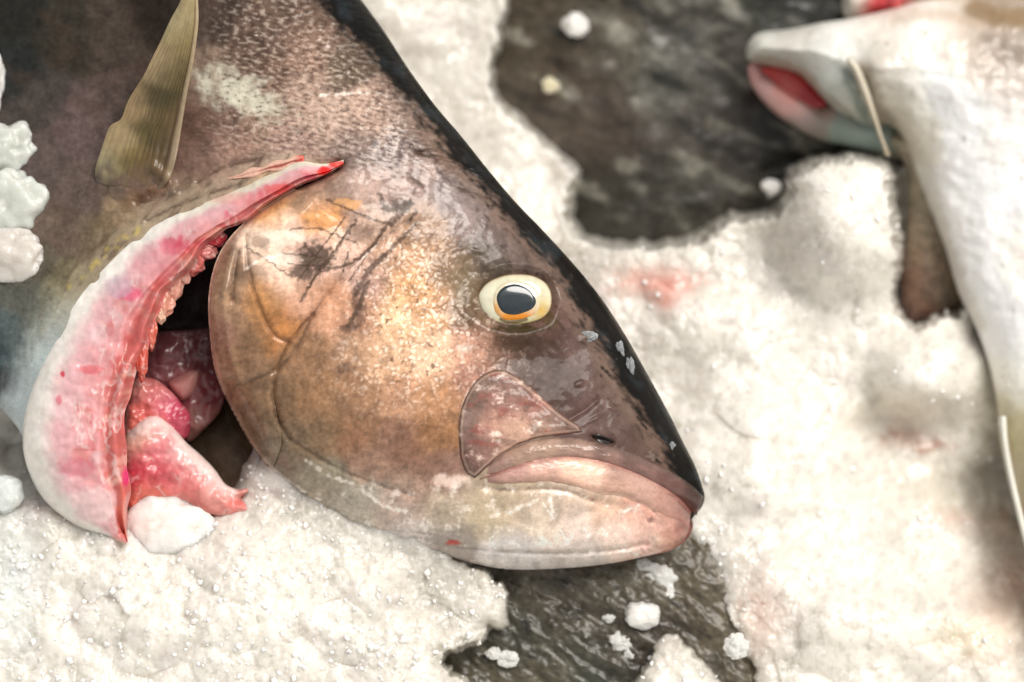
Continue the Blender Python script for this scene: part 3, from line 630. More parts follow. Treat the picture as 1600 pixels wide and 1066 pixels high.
# ---- lips
UL_top = spline([(752, 738), (790, 706), (830, 689), (880, 682), (930, 688), (985, 706), (1035, 730), (1075, 752), (1100, 776)], 10)
UL_bot = spline([(752, 750), (800, 735), (840, 724), (885, 719), (935, 725), (985, 741), (1030, 763), (1062, 785), (1088, 806)], 10)
LL_top = spline([(750, 748), (800, 730), (840, 717), (885, 711), (935, 716), (985, 731), (1030, 752), (1058, 774), (1080, 800)], 10)
LL_bot = spline([(750, 756), (795, 759), (845, 756), (885, 760), (930, 775), (975, 783), (1015, 800), (1045, 818), (1075, 832)], 10)
us = np.r_[np.linspace(0, 1, 46)]
def lipz(base_h, peak):
    def f(x, y, t, u):
        w = ss(0, .12, t)
        return fz(x, y, False) + w * (base_h + peak * np.sin(np.pi * np.clip(u, 0, 1)) ** .85) + 1.2 * fbm(x / 3, y, 9, 3, 45) - 4 * (u <= 0) - 6 * (u >= 1) - 2 + 1.2 * fbm(x, y, 30, 3, 44)
    return f
def ulcol(x, y, t, u):
    c = colfield(x, y, [(780, 730, 170, 136, 122), (820, 712, 176, 142, 122), (850, 700, 178, 146, 126), (900, 692, 150, 120, 102), (950, 700, 120, 94, 82), (1000, 722, 118, 90, 80), (1050, 752, 112, 80, 72), (1085, 775, 84, 58, 54),
                        (900, 712, 186, 148, 134), (950, 722, 164, 124, 112), (1000, 742, 150, 108, 98), (1040, 766, 144, 92, 84), (1075, 793, 136, 86, 80), (1092, 790, 112, 70, 66), (1098, 775, 50, 38, 36)], r=18, warp=6, seed=61)
    c = c * (1 + .14 * fbm(x / 1.6, y, 14, 3, 63))[..., None]
    c = mixc(c, (92, 66, 58), .4 * ss(.3, -.2, u + .2 * fbm(x, y, 24, 3, 6))); c = mixc(c, (60, 44, 40), .4 * ss(.08, .0, u)); c = mixc(c, (112, 40, 36), .8 * ss(.74 - .1 * t, .96, u) * ss(.12, .5, t)); c = mixc(c, (150, 20, 26), .8 * ss(.9, .99, u) * ss(.5, .75, t)); c = tone(c * np.array([.92, .92, .93], F)); k = (ss(.16, .0, u + .07 * noise(x, y, 12, 3)) * ss(.3, .5, t))[..., None]; return c * (1 - k) + skincol(x, y) * k
def llcol(x, y, t, u):
    c = colfield(x, y, [(770, 750, 166, 128, 116), (800, 742, 188, 146, 136), (850, 738, 206, 164, 150), (900, 742, 226, 184, 162), (920, 746, 230, 190, 168), (960, 752, 176, 138, 124), (1000, 768, 190, 150, 136), (1040, 795, 182, 134, 122),  # pale middle spots paint a highlight on the lower lip
                        (1070, 815, 156, 108, 98), (960, 772, 212, 168, 146), (1020, 800, 196, 152, 136), (850, 752, 200, 160, 140)], r=20, warp=7, seed=65)
    c = c * (1 + .12 * fbm(x / 1.6, y, 14, 3, 67))[..., None]
    c = mixc(c, (164, 84, 74), .7 * ss(.2, .03, u)); c = mixc(c, (150, 112, 92), .5 * ss(.62, .9, u)); c = mixc(c, (84, 62, 46), .85 * ss(.88, 1, u) * ss(.72, .5, t)); c = tone(c); k = (ss(.78, 1, u) * ss(.45, .65, t))[..., None]; return c * (1 - k) + skincol(x, y) * k  # brown upper edge paints shading in the mouth crease
ul = strip('upper_lip', UL_top, UL_bot, 420, us, lipz(1, 11), M_lip, root=big, colfun=ulcol)
ll = strip('lower_lip', LL_top, LL_bot, 420, us, lambda x, y, t, u: lipz(-1, 10)(x, y, t, u) + 6 * ss(.25, 0, u), M_lip, root=big, colfun=llcol)
flip_list += [ul, ll]
# tip of the lower jaw
CH = spline([(1010, 835), (1022, 800), (1050, 800), (1074, 806), (1083, 820), (1074, 842), (1052, 858), (1022, 866), (1008, 860)], 6, True)
def chcol(x, y, d):
    c = colfield(x, y, [(1015, 850, 206, 190, 174), (1020, 820, 204, 164, 148), (1045, 815, 188, 142, 128), (1070, 820, 134, 90, 82), (1050, 840, 182, 132, 116), (1065, 838, 162, 110, 98), (1035, 855, 206, 160, 140)], r=14, warp=7, seed=68, wscale=20)
    c = tone(c * (1 + .16 * fbm(x, y, 10, 3, 69))[..., None]); k = (ss(22, 2, d + 6 * noise(x, y, 14, 4)) * ss(1050, 1015, x))[..., None]; return c * (1 - k) + skincol(x, y) * k
ch = closed_patch('chin', CH, 1.4, lambda x, y, d: fz(x, y, False) - 2.5 + 8 * round_(d, 26) + 1.2 * fbm(x, y, 16, 3, 70), M_lip, root=big, colfun=chcol); flip_list.append(ch)
# ---- nostril
ns_o = spline([(925, 682), (935, 679), (950, 684), (958, 690), (950, 694), (936, 690)], 5, True)
ns = closed_patch('nostril', ns_o, 1, lambda x, y, d: fz(x, y, False) + 1.5 + 2 * round_(d, 4), mat('nostril', base=(22, 16, 15), rough=.3, coat=.5), root=big); flip_list.append(ns)

# ---- pectoral fin, folded forward and standing off the flank
FL = spline([(172, 292), (152, 285), (150, 262), (158, 236), (172, 198), (190, 186), (201, 158), (224, 119), (245, 77), (266, 32), (288, -8), (298, -40)], 8)
FR = spline([(240, 302), (252, 296), (265, 278), (274, 250), (284, 196), (293, 142), (303, 88), (309, 36), (308, 0), (306, -20), (302, -42)], 8)
def finz(x, y, t, u):
    return fz(x, y, False) * (1 - ss(0, .6, t)) + (-105 + 50 * t) * ss(0, .6, t) - 7 + 30 * ss(0, .2, t) + 10 * np.sin(u * 3.1) + .5 * np.cos(u * 85 + 4 * noise(u * 3, t * 2, .6, 5)) * ss(0, .2, t) + 6 * ss(.86, .97, u)
def fincol(x, y, t, u):
    c = colfield(x, y, [(165, 262, 158, 146, 112), (160, 285, 140, 126, 92), (190, 220, 160, 140, 104), (215, 170, 156, 132, 96), (250, 100, 158, 138, 104), (280, 40, 160, 146, 110), (300, 10, 158, 142, 104), (205, 250, 112, 96, 52), (230, 200, 78, 68, 34),
                        (245, 160, 66, 58, 30), (265, 110, 84, 72, 40), (290, 60, 120, 104, 66), (255, 230, 74, 58, 32), (235, 260, 96, 76, 46), (262, 190, 92, 74, 44), (220, 280, 120, 96, 68)], r=20, warp=6, seed=81)
    c = c * (1 + .06 * np.cos(u * 85 + 4 * noise(u * 3, t * 2, .6, 5)) + .2 * fbm(x, y / 3, 12, 3, 83))[..., None]
    k = ss(.16, .02, t + .08 * noise(x, y, 16, 4))[..., None]; c = c * (1 - k) + skincol(x, y) * k; c = mixc(c, (184, 164, 136), .6 * ss(.9, .96, u) * ss(0, .2, t)); c = mixc(c, (90, 62, 44), .4 * ss(.86, .9, u) * ss(.94, .9, u)); return c
fin = strip('pectoral_fin', FL, FR, 320, np.linspace(0, 1, 130), finz, M_fin, root=big, colfun=fincol)
md = fin.modifiers.new('thickness', 'SOLIDIFY'); md.thickness = 0.0009; md.offset = 0
flip_list.append(fin)
# fleshy root of the fin
FRt = spline([(165, 292), (185, 276), (225, 268), (262, 268), (272, 285), (262, 306), (232, 322), (195, 335), (175, 315)], 6, True)
fr = closed_patch('fin_base', FRt, 1.6, lambda x, y, d: fz(x, y, False) - 5 + 13 * round_(d, 40) + 5 * fbm(x, y, 26, 3, 90), M_skin, root=big,
                  colfun=lambda x, y, d: colfield(x, y, [(180, 300, 112, 94, 84), (210, 282, 128, 104, 90), (245, 285, 168, 130, 104), (232, 300, 84, 62, 50), (262, 280, 150, 116, 92), (200, 318, 140, 112, 84), (235, 278, 150, 124, 104), (225, 312, 104, 74, 54)], r=14, warp=12, seed=91, wscale=22) * ss(0, 16, d + 5 * noise(x, y, 12, 4))[..., None] * .8 + skincol(x, y) * (1 - ss(0, 16, d + 5 * noise(x, y, 12, 4)))[..., None]); flip_list.append(fr)

FLUMPS = []
# ---- collar of cut flesh along the rear of the gill opening
CO = spline([(537, 250), (505, 256), (470, 252), (440, 262), (400, 282), (350, 305), (300, 324), (250, 347), (205, 378), (165, 416), (128, 458), (96, 505), (70, 552), (50, 602), (38, 652), (36, 702), (48, 745), (72, 785), (112, 818), (150, 836), (196, 851)], 9)
CI = spline([(537, 258), (505, 276), (470, 290), (430, 314), (395, 338), (362, 358), (332, 380), (305, 412), (285, 436), (262, 462), (245, 500), (224, 548), (210, 598), (199, 645), (193, 692), (196, 735), (202, 770), (199, 815), (200, 846)], 9)
co_us = np.r_[np.linspace(0, 1, 110), 1.04, 1.1, 1.2, 1.35]
def coshift(t, u):
    w = 10 * fbm(t * 760, t * 410 + 3.3, 80, 3, 101, .35)
    k = ss(.6, 1, u) * ss(.1, .25, t) * ss(1, .9, t)
    out = np.clip(u - 1, 0, None)
    return np.stack([w * k - 46 * out, w * .5 * k - 20 * out], -1)
def coz(x, y, t, u):
    uc = np.clip(u, 0, 1); zb = fz_base(x, y) - 14
    rim = 16 * np.sin(np.clip(uc / .5, 0, 1) * np.pi / 2) * ss(0, .1, t)
    inner = -13 * ss(.70 + .09 * noise(t * 760, t * 330, 90, 104), .80 + .09 * noise(t * 760, t * 330, 90, 104), uc) + 12 * np.exp(-((uc - .88) / .07) ** 2) * (1 + .9 * fbm(t * 760 + 20 * uc, uc * 60 + t * 390, 90, 2, 103, .3))
    j = int(np.argmin(np.abs(co_us - .5))); k = ss(.48, .66, t)
    zb = zb * (1 - k) + (zb[:, j:j + 1] + 8 - 62 * (1 - round_(uc, .42))) * k
    return zb + 12 + rim * (1 - .6 * k) + inner + 4.5 * fbm(x, y, 46, 3, 105) + .7 * fbm(x, y, 16, 2, 106) - 14 * ss(.9, 1, uc) - 440 * np.clip(u - 1, 0, None) - 7 * (uc <= 0)
def cocol(x, y, t, u):
    uu = u + .07 * fbm(x, y, 34, 3, 111)
    c = np.ones(x.shape + (3,), F) * lin((226, 176, 180)).astype(F)
    top = ss(.34, .2, t)   # the thin upper run
    c = mixc(c, (222, 148, 148), .8 * ss(.35, .7, uu)); c = mixc(c, (214, 120, 112), .5 * ss(.2, .6, fbm(x, y, 50, 3, 113)) * ss(.3, .5, uu))
    c = mixc(c, (232, 198, 200), .7 * ss(.1, .6, fbm(x, y, 64, 3, 115)))
    c = mixc(c, (244, 240, 232), .97 * ss(.36, .12, uu)); c = mixc(c, (206, 196, 158), .5 * top * ss(.4, .1, uu))
    c = mixc(c, (202, 92, 84), .85 * ss(.72, .80, uu) * (1 - .4 * top)); c = mixc(c, (236, 176, 160), .7 * ss(.72, .8, u) * ss(.1, .5, fbm(t * 760, u * 50 + t * 350, 44, 3, 117)))
    c = mixc(c, (204, 60, 92), .6 * ss(.25, .6, fbm(x, y, 36, 3, 119)) * ss(.25, .5, uu) * ss(.55, .3, t))
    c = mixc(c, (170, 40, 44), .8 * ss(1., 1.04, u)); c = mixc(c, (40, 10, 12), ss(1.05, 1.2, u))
    rv_ = np.abs(fbm(x + 20, y / 1.8, 40, 4, 127, .6)); c = mixc(c, (246, 226, 222), .5 * ss(.12, .0, rv_) * ss(.3, .5, uu) * ss(-.3, .3, noise(x, y, 50, 128)))
    c = mixc(c, (196, 84, 86), .45 * ss(.15, .55, fbm(x, y / 1.5, 26, 4, 129)) * ss(.4, .6, uu))
    for cx, cy, rx, ry, cc, s_ in ((203, 460, 20, 11, (222, 70, 116), .7), (186, 448, 22, 18, (196, 170, 186), .6), (272, 385, 24, 14, (206, 60, 92), .7), (98, 585, 4, 5, (216, 40, 70), .9), (92, 625, 5, 8, (216, 70, 96), .6), (142, 578, 20, 8, (214, 84, 96), .7),
                                   (196, 745, 6, 16, (222, 10, 110), .9), (120, 730, 30, 16, (210, 92, 116), .5), (508, 268, 13, 8, (232, 20, 14), 1.), (527, 257, 14, 6, (226, 60, 44), .9), (150, 790, 40, 30, (238, 206, 206), .8), (190, 800, 9, 40, (226, 110, 90), .8), (186, 842, 16, 8, (240, 150, 140), .7),
                                   (380, 310, 60, 10, (226, 120, 120), .4), (240, 410, 40, 30, (224, 150, 160), .4), (440, 296, 34, 9, (212, 60, 60), .7)):
        e = ((x - cx) / rx) ** 2 + ((y - cy) / ry) ** 2
        c = mixc(c, cc, s_ * ss(1.5, .3, e + .5 * fbm(x, y, 10, 3, 121)))
    c = mixc(c, (206, 88, 92), .6 * ss(1.6, .4, np.abs(y - 703 - 2 * noise(x, y, 14, 5))) * ss(112, 118, x) * ss(156, 150, x))
    return c * (1 + .07 * fbm(x, y, 10, 3, 123))[..., None] * .95
co_us = np.r_[np.linspace(0, 1, 110), 1.04, 1.1, 1.2, 1.35]
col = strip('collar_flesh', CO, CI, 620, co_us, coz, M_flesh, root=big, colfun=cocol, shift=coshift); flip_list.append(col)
# torn lumps hanging on its inner edge
for i, (lx, ly, r1, r2, cc) in enumerate(((318, 392, 17, 10, (206, 120, 116)), (303, 412, 15, 12, (200, 100, 92)), (285, 428, 13, 12, (226, 168, 152)), (272, 448, 13, 14, (222, 160, 140)), (258, 472, 12, 15, (218, 150, 128)), (250, 493, 8, 9, (228, 186, 160)),
                                          (336, 372, 15, 10, (196, 60, 70)), (236, 520, 9, 18, (208, 104, 86)), (222, 560, 8, 22, (204, 92, 78)))):
    FLUMPS.append((lx, ly, r1, r2, cc, i))
# sliver of cut skin above it
a1 = spline([(354, 278), (372, 273), (392, 262), (410, 261), (430, 250), (448, 249), (462, 243), (474, 243)], 6); a2 = spline([(354, 281), (375, 279), (398, 277), (418, 268), (440, 268), (455, 258), (470, 258), (476, 250)], 6)
sv = strip('cut_skin_flap', a1, a2, 120, np.linspace(0, 1, 24), lambda x, y, t, u: fz(x, y, False) + (7 * np.sin(u * np.pi) ** .6 - 4 * np.exp(-((u - .55) / .16) ** 2)) * np.sin(t * np.pi) ** .4 + 1.5 * fbm(x, y, 12, 3, 6), M_flesh, root=big,
           colfun=lambda x, y, t, u: mixc(mixc(np.ones(x.shape + (3,), F) * lin((224, 180, 160)).astype(F), (150, 30, 26), .9 * np.exp(-((u - .55) / .14) ** 2) * ss(.35, .6, t)), (210, 50, 40), .8 * ss(.85, 1, t))); flip_list.append(sv)

# ---- inside of the gill opening
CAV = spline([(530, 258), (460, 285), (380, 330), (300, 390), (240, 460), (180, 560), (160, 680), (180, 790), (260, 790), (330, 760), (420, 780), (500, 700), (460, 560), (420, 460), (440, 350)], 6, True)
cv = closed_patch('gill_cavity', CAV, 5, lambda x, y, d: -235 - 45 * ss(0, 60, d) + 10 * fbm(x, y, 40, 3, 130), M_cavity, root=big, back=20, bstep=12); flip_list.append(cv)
TEDGE = spline([(208, 672), (241, 656), (270, 672), (290, 694), (316, 718), (338, 742), (366, 766)], 5)
def lumpcol(pts, seed, white=.5):
    def f(x, y, d):
        c = colfield(x, y, pts, r=20, warp=12, seed=seed, wscale=28)
        if seed == 156: c = mixc(c, (244, 222, 216), .85 * ss(20, 2, pl_dist(x, y, TEDGE) + 9 * fbm(x, y, 20, 3, 5)))
        c = mixc(c, (244, 216, 210), white * ss(.12, .0, np.abs(fbm(x, y, 40, 3, seed + 3))) * ss(-.2, .3, noise(x, y, 40, seed + 4)))
        return c * (1 + .1 * fbm(x, y, 10, 3, seed + 5))[..., None] * .95
    return f
IN1 = spline([(212, 545), (235, 522), (290, 516), (345, 520), (352, 600), (345, 640), (318, 672), (290, 690), (255, 640), (215, 620), (196, 640)], 6, True)
i1 = closed_patch('gill_muscle', IN1, 2.2, lambda x, y, d: -190 + 26 * round_(d, 50) + 12 * fbm(x, y, 40, 3, 140), M_flesh, root=big, back=20,
                  colfun=lumpcol([(240, 550, 100, 52, 56), (300, 545, 96, 52, 56), (330, 560, 104, 52, 58), (250, 590, 120, 66, 70), (290, 600, 168, 108, 108), (320, 610, 120, 44, 52), (310, 650, 140, 90, 84), (270, 620, 150, 70, 78)], 141, .15)); flip_list.append(i1)  # dark pinks hold the shadow of the cavity in the colour
IN2 = spline([(206, 600), (222, 590), (245, 594), (268, 612), (285, 632), (298, 650), (292, 684), (262, 690), (215, 695), (192, 700), (194, 650)], 6, True)
i2 = closed_patch('gill_muscle', IN2, 2, lambda x, y, d: -150 + 26 * round_(d, 26) + 9 * fbm(x, y, 24, 3, 145), M_flesh, root=big, back=30,
                  colfun=lumpcol([(215, 610, 214, 140, 132), (235, 602, 190, 90, 84), (250, 620, 224, 140, 140), (262, 640, 214, 60, 110), (225, 640, 214, 92, 84), (215, 670, 200, 110, 96), (245, 650, 226, 130, 126), (285, 650, 190, 70, 90), (280, 672, 170, 60, 80)], 146, .5)); flip_list.append(i2)
IN3 = spline([(262, 600), (285, 585), (300, 578), (310, 582), (308, 600), (296, 620), (280, 625)], 6, True)
i3 = closed_patch('gill_lobe', IN3, 1.6, lambda x, y, d: -165 + 22 * round_(d, 16), M_flesh, root=big, back=15, colfun=lumpcol([(290, 598, 196, 130, 124), (270, 608, 170, 96, 98), (300, 590, 206, 146, 138)], 150, .2)); flip_list.append(i3)
THR = spline([(192, 700), (205, 672), (222, 656), (241, 649), (258, 656), (275, 672), (292, 692), (315, 712), (336, 734), (352, 756), (370, 764), (386, 763), (388, 768), (380, 774), (376, 779), (382, 784), (389, 793), (384, 802), (352, 808), (318, 800), (290, 786), (262, 784), (228, 786), (200, 792)], 6, True)
i4 = closed_patch('throat_flesh', THR, 1.6, lambda x, y, d: -128 + 34 * round_(d, 34) + 7 * fbm(x, y, 34, 3, 155) - 8 * np.exp(-(pl_dist(x, y, np.array([(352, 772), (372, 779)])) / 7) ** 2), M_flesh, root=big, back=30,
                  colfun=lumpcol([(205, 690, 226, 180, 160), (235, 662, 238, 200, 192), (215, 740, 196, 66, 80), (225, 710, 214, 112, 116), (260, 700, 222, 128, 134), (250, 740, 200, 84, 92), (290, 740, 220, 120, 122), (262, 670, 228, 150, 150), (290, 700, 244, 214, 210), (320, 730, 240, 196, 190),
                                  (340, 760, 238, 186, 180), (380, 762, 226, 150, 136), (300, 770, 222, 124, 118), (345, 785, 232, 150, 140), (380, 795, 236, 156, 148), (230, 775, 224, 120, 104), (372, 780, 206, 30, 26)], 156, .6)); flip_list.append(i4)
FG = spline([(285, 700), (320, 660), (345, 620), (380, 640), (430, 700), (480, 760), (520, 800), (470, 830), (400, 800), (350, 790), (310, 760)], 6, True)
fg = closed_patch('lower_gill_cover', FG, 3, lambda x, y, d: -215 + 30 * round_(d, 90) + 5 * fbm(x, y, 60, 3, 160), M_skin, root=big, back=30,
                  colfun=lambda x, y, d: colfield(x, y, [(320, 690, 50, 40, 30), (360, 720, 82, 66, 54), (400, 760, 108, 92, 80), (350, 650, 52, 38, 26), (380, 700, 76, 62, 44), (440, 800, 104, 90, 78)], r=30, warp=14, seed=161) * (1 + .25 * fbm(x, y, 20, 4, 162))[..., None]); flip_list.append(fg)

# =================================================================== OTHER FISH
# -- pale bellied fish with an open mouth
pale = Root('fish', (1500, 450, -650), 'white bellied fish with an open red mouth pointing left, at the right edge', 'fish')
PB = spline([(1166, 78), (1172, 62), (1188, 51), (1236, 45), (1285, 35), (1327, 29), (1390, 15), (1442, 1), (1530, -6), (1620, -10), (1800, 20), (1960, 140), (2050, 400), (2080, 800), (2060, 1150), (1900, 1300), (1760, 1250), (1690, 1080),
             (1640, 950), (1602, 846), (1582, 780), (1563, 693), (1556, 620), (1540, 555), (1523, 510), (1497, 456), (1478, 392), (1460, 345), (1442, 300), (1424, 250), (1410, 214), (1388, 196), (1355, 196), (1335, 186),
             (1313, 176), (1285, 152), (1264, 130), (1243, 113), (1201, 102), (1170, 94)], 5, True)
PCOL = [(1180, 62, 226, 228, 222), (1172, 85, 186, 184, 168), (1215, 80, 176, 176, 168), (1250, 60, 206, 200, 192), (1280, 90, 232, 236, 230), (1250, 105, 170, 160, 146), (1330, 60, 238, 236, 230), (1380, 40, 216, 206, 194), (1300, 120, 224, 232, 228), (1320, 160, 206, 214, 206),
        (1345, 115, 150, 140, 124), (1372, 130, 168, 156, 140), (1390, 170, 186, 178, 160), (1400, 120, 232, 230, 222), (1440, 60, 240, 238, 230), (1450, 150, 246, 246, 240), (1500, 60, 232, 222, 210), (1540, 50, 172, 152, 134), (1570, 60, 160, 146, 132), (1590, 110, 200, 190, 180),
        (1500, 200, 244, 244, 240), (1560, 200, 236, 230, 226), (1480, 300, 246, 246, 242), (1550, 320, 242, 240, 236), (1520, 420, 246, 246, 242), (1590, 400, 238, 232, 224), (1560, 520, 240, 242, 240), (1560, 600, 236, 234, 224), (1590, 560, 240, 236, 228), (1575, 650, 226, 224, 206),
        (1598, 680, 168, 156, 104), (1598, 740, 142, 122, 82), (1580, 740, 220, 218, 206), (1620, 780, 150, 136, 100), (1420, 210, 206, 198, 182)]
def pcol(x, y, d):
    c = colfield(x, y, PCOL, r=40, warp=18, seed=171)
    c = np.clip(c * 1.12 + .02, 0, .95)
    for g, w, cc, s_ in (([(1346, 112), (1366, 160), (1392, 212)], 17, (132, 118, 98), .75), ([(1322, 112), (1336, 150), (1356, 190)], 10, (104, 120, 112), .75), ([(1180, 92), (1240, 106), (1290, 148), (1330, 182)], 7, (150, 134, 112), .6), ([(1560, 640), (1600, 720), (1640, 820)], 30, (176, 160, 110), .5), ([(1520, 16), (1560, 26), (1620, 30)], 18, (140, 112, 70), .8), ([(1545, 66), (1575, 84), (1610, 90)], 18, (146, 130, 116), .75), ([(1440, 240), (1462, 330), (1492, 420), (1530, 510)], 14, (196, 190, 176), .55), ([(1400, 30), (1470, 22), (1530, 40)], 10, (206, 184, 162), .6)):
        c = mixc(c, cc, s_ * ss(w * 1.4, w * .3, pl_dist(x, y, spline(g, 4)) + 6 * fbm(x, y, 20, 3, 5)))  # dark recess by the jaw bone and shading variations painted into the colour
    c = mixc(c, (206, 182, 172), .4 * ss(.35, .9, fbm(x, y, 24, 3, 173)) * ss(.0, .4, noise(x, y, 60, 174)))
    c = mixc(c, (150, 140, 128), .5 * ss(.6, .8, noise(x, y, 15, 176)) * ss(.1, .4, noise(x, y, 90, 177)))
    return c * .95
def pz(x, y, d):
    z = -500 + 140 * round_(d, 150) + 9 * fbm(x, y, 60, 4, 178) + 3 * np.abs(fbm(x / 2 + y, y - x / 2, 50, 3, 179)) - 12 * ss(0, .7, 1) * np.exp(-((x - 1352) / 12) ** 2 - ((y - 130) / 34) ** 2)
    return z + 0.30 * (y - 300) * (y > 300) - 60 * ss(1300, 1180, x) * 0.2
pb = closed_patch('body', PB, 3, pz, M_belly, root=pale, colfun=pcol, back=110, bstep=14); flip_list.append(pb)
LJ = spline([(1172, 100), (1172, 126), (1188, 153), (1215, 180), (1250, 204), (1285, 220), (1315, 226), (1360, 236), (1405, 250), (1425, 240), (1412, 205), (1390, 180), (1340, 178), (1300, 150), (1260, 118), (1215, 96)], 5, True)
lj = closed_patch('lower_jaw', LJ, 2.5, lambda x, y, d: -545 + 36 * round_(d, 34) - 26 * np.exp(-(pl_dist(x, y, np.array([(1200, 112), (1240, 130), (1285, 160)])) / 16) ** 2), M_belly, root=pale, back=60, bstep=10,
                  colfun=lambda x, y, d: colfield(x, y, [(1178, 115, 226, 170, 168), (1190, 140, 222, 178, 176), (1215, 160, 216, 172, 166), (1250, 170, 214, 170, 164), (1235, 140, 216, 120, 110), (1280, 195, 148, 138, 130), (1250, 195, 170, 154, 148), (1310, 200, 150, 168, 160), (1340, 210, 160, 178, 172),
                                                         (1380, 220, 140, 156, 148), (1330, 190, 186, 196, 188), (1290, 175, 190, 160, 150), (1400, 235, 130, 128, 112)], r=16, warp=8, seed=181)); flip_list.append(lj)
MO = spline([(1190, 106), (1215, 104), (1245, 114), (1266, 132), (1288, 156), (1290, 166), (1268, 168), (1240, 150), (1212, 128), (1196, 116)], 5, True)
mo = closed_patch('mouth_lining', MO, 2.5, lambda x, y, d: -521 + 4 * round_(d, 12), M_flesh, root=pale, back=8, bstep=6, colfun=lambda x, y, d: colfield(x, y, [(1210, 112, 196, 60, 56), (1240, 128, 190, 44, 44), (1270, 150, 176, 30, 40), (1230, 140, 214, 110, 104)], r=16, warp=8, seed=185)); flip_list.append(mo)
xa = spline([(1326, 90), (1342, 103), (1356, 135), (1368, 175), (1380, 215), (1388, 243)], 6); xb = spline([(1323, 94), (1334, 116), (1346, 146), (1360, 180), (1375, 218), (1387, 245)], 6)
xj = strip('jaw_bone', xb, xa, 80, np.linspace(0, 1, 14), lambda x, y, t, u: -375 - 60 * t + 12 * np.sin(u * np.pi), M_belly, root=pale, colfun=lambda x, y, t, u: mixc(np.ones(x.shape + (3,), F) * lin((226, 218, 200)).astype(F), (180, 160, 130), .5 * t)); flip_list.append(xj)
md = xj.modifiers.new('thickness', 'SOLIDIFY'); md.thickness = 0.001; md.offset = -1
xa = spline([(1562, 650), (1566, 700), (1580, 770), (1600, 850), (1625, 930)], 6); xb = spline([(1570, 650), (1577, 700), (1589, 765), (1608, 840), (1632, 925)], 6)
vf = strip('belly_fin', xa, xb, 80, np.linspace(0, 1, 12), lambda x, y, t, u: -330 + 90 * t + 12 * np.sin(u * np.pi), M_belly, root=pale, colfun=lambda x, y, t, u: np.ones(x.shape + (3,), F) * lin((232, 230, 220)).astype(F)); flip_list.append(vf)
md = vf.modifiers.new('thickness', 'SOLIDIFY'); md.thickness = 0.002; md.offset = -1

# -- dark fish under the ice, upper middle
def darkcol(pts, seed, streak=.5, ang=.5, sc_=26, hi=(150, 148, 138)):
    ca, sa = math.cos(ang), math.sin(ang)
    def f(x, y, d):
        c = colfield(x, y, pts, r=46, warp=26, seed=seed)
        u = x * ca + y * sa; v = -x * sa + y * ca
        n = fbm(u / 2.6, v, sc_, 4, seed + 1)
        c = mixc(c, hi, streak * ss(.15, .7, n)); c = mixc(c, (24, 24, 20), streak * 1.1 * ss(-.1, -.6, n))
        return c * np.array([.74, .72, .68], F) * (1 + .3 * fbm(x, y, 12, 3, seed + 3))[..., None]
    return f
dk = Root('fish', (1050, 180, -820), 'dark grey fish flank half buried in ice behind the big fish head', 'fish')
DK = spline([(740, -60), (760, 60), (760, 150), (800, 220), (860, 300), (900, 400), (1020, 420), (1150, 380), (1280, 330), (1400, 270), (1500, 160), (1480, 0), (1420, -160), (1100, -260), (840, -220)], 6, True)
dkb = closed_patch('body', DK, 4, lambda x, y, d: -700 + 90 * round_(d, 190) + 13 * fbm(x / 1.5 + y / 2, y, 90, 4, 190, .5), M_dark, root=dk, back=120, bstep=16,
                   colfun=darkcol([(850, 50, 92, 84, 72), (900, 150, 92, 82, 72), (960, 60, 86, 80, 68), (950, 220, 84, 74, 66), (1000, 300, 64, 62, 56), (1060, 40, 88, 86, 80), (1050, 120, 104, 104, 98), (1100, 200, 82, 76, 70), (1150, 90, 72, 68, 62), (1200, 30, 52, 54, 46), (1150, 250, 66, 62, 58),
                                   (1250, 180, 24, 28, 22), (1230, 240, 22, 26, 20), (1100, 310, 84, 82, 76), (930, 310, 56, 54, 48), (1280, 10, 40, 42, 34)], 191, .75, .5, 40, (176, 176, 166))); flip_list.append(dkb)  # pale streaks paint highlights, near-black spots the shadow under the pale fish's head
# -- brown fish under the ice at the bottom
bk = Root('fish', (930, 1000, -330), 'brown wrinkled fish flank showing through the gap in the ice below the chin', 'fish')
BK = spline([(640, 800), (640, 950), (640, 1150), (800, 1220), (1000, 1230), (1200, 1180), (1230, 1050), (1200, 920), (1120, 820), (900, 760), (740, 760)], 6, True)
def bkz(x, y, d):
    u = x * .8 + y * .6; v = -x * .6 + y * .8
    return -262 + 60 * round_(d, 120) + 9 * fbm(u / 2.2, v, 40, 4, 195) - 5 * np.abs(fbm(u / 2, v, 22, 3, 198)) + 0.04 * (y - 950)
bkb = closed_patch('body', BK, 2.2, bkz, M_dark, root=bk, back=80, bstep=14,
                   colfun=darkcol([(800, 920, 90, 84, 72), (850, 900, 96, 88, 76), (900, 950, 88, 82, 70), (1000, 900, 106, 100, 86), (820, 1000, 64, 66, 56), (860, 1050, 104, 96, 78), (760, 1050, 92, 86, 72), (950, 1000, 76, 70, 60), (1080, 930, 112, 104, 88), (1120, 1010, 110, 102, 86), (900, 1050, 62, 70, 62), (1050, 980, 66, 58, 50)], 196, .5, .62, 18)); flip_list.append(bkb)
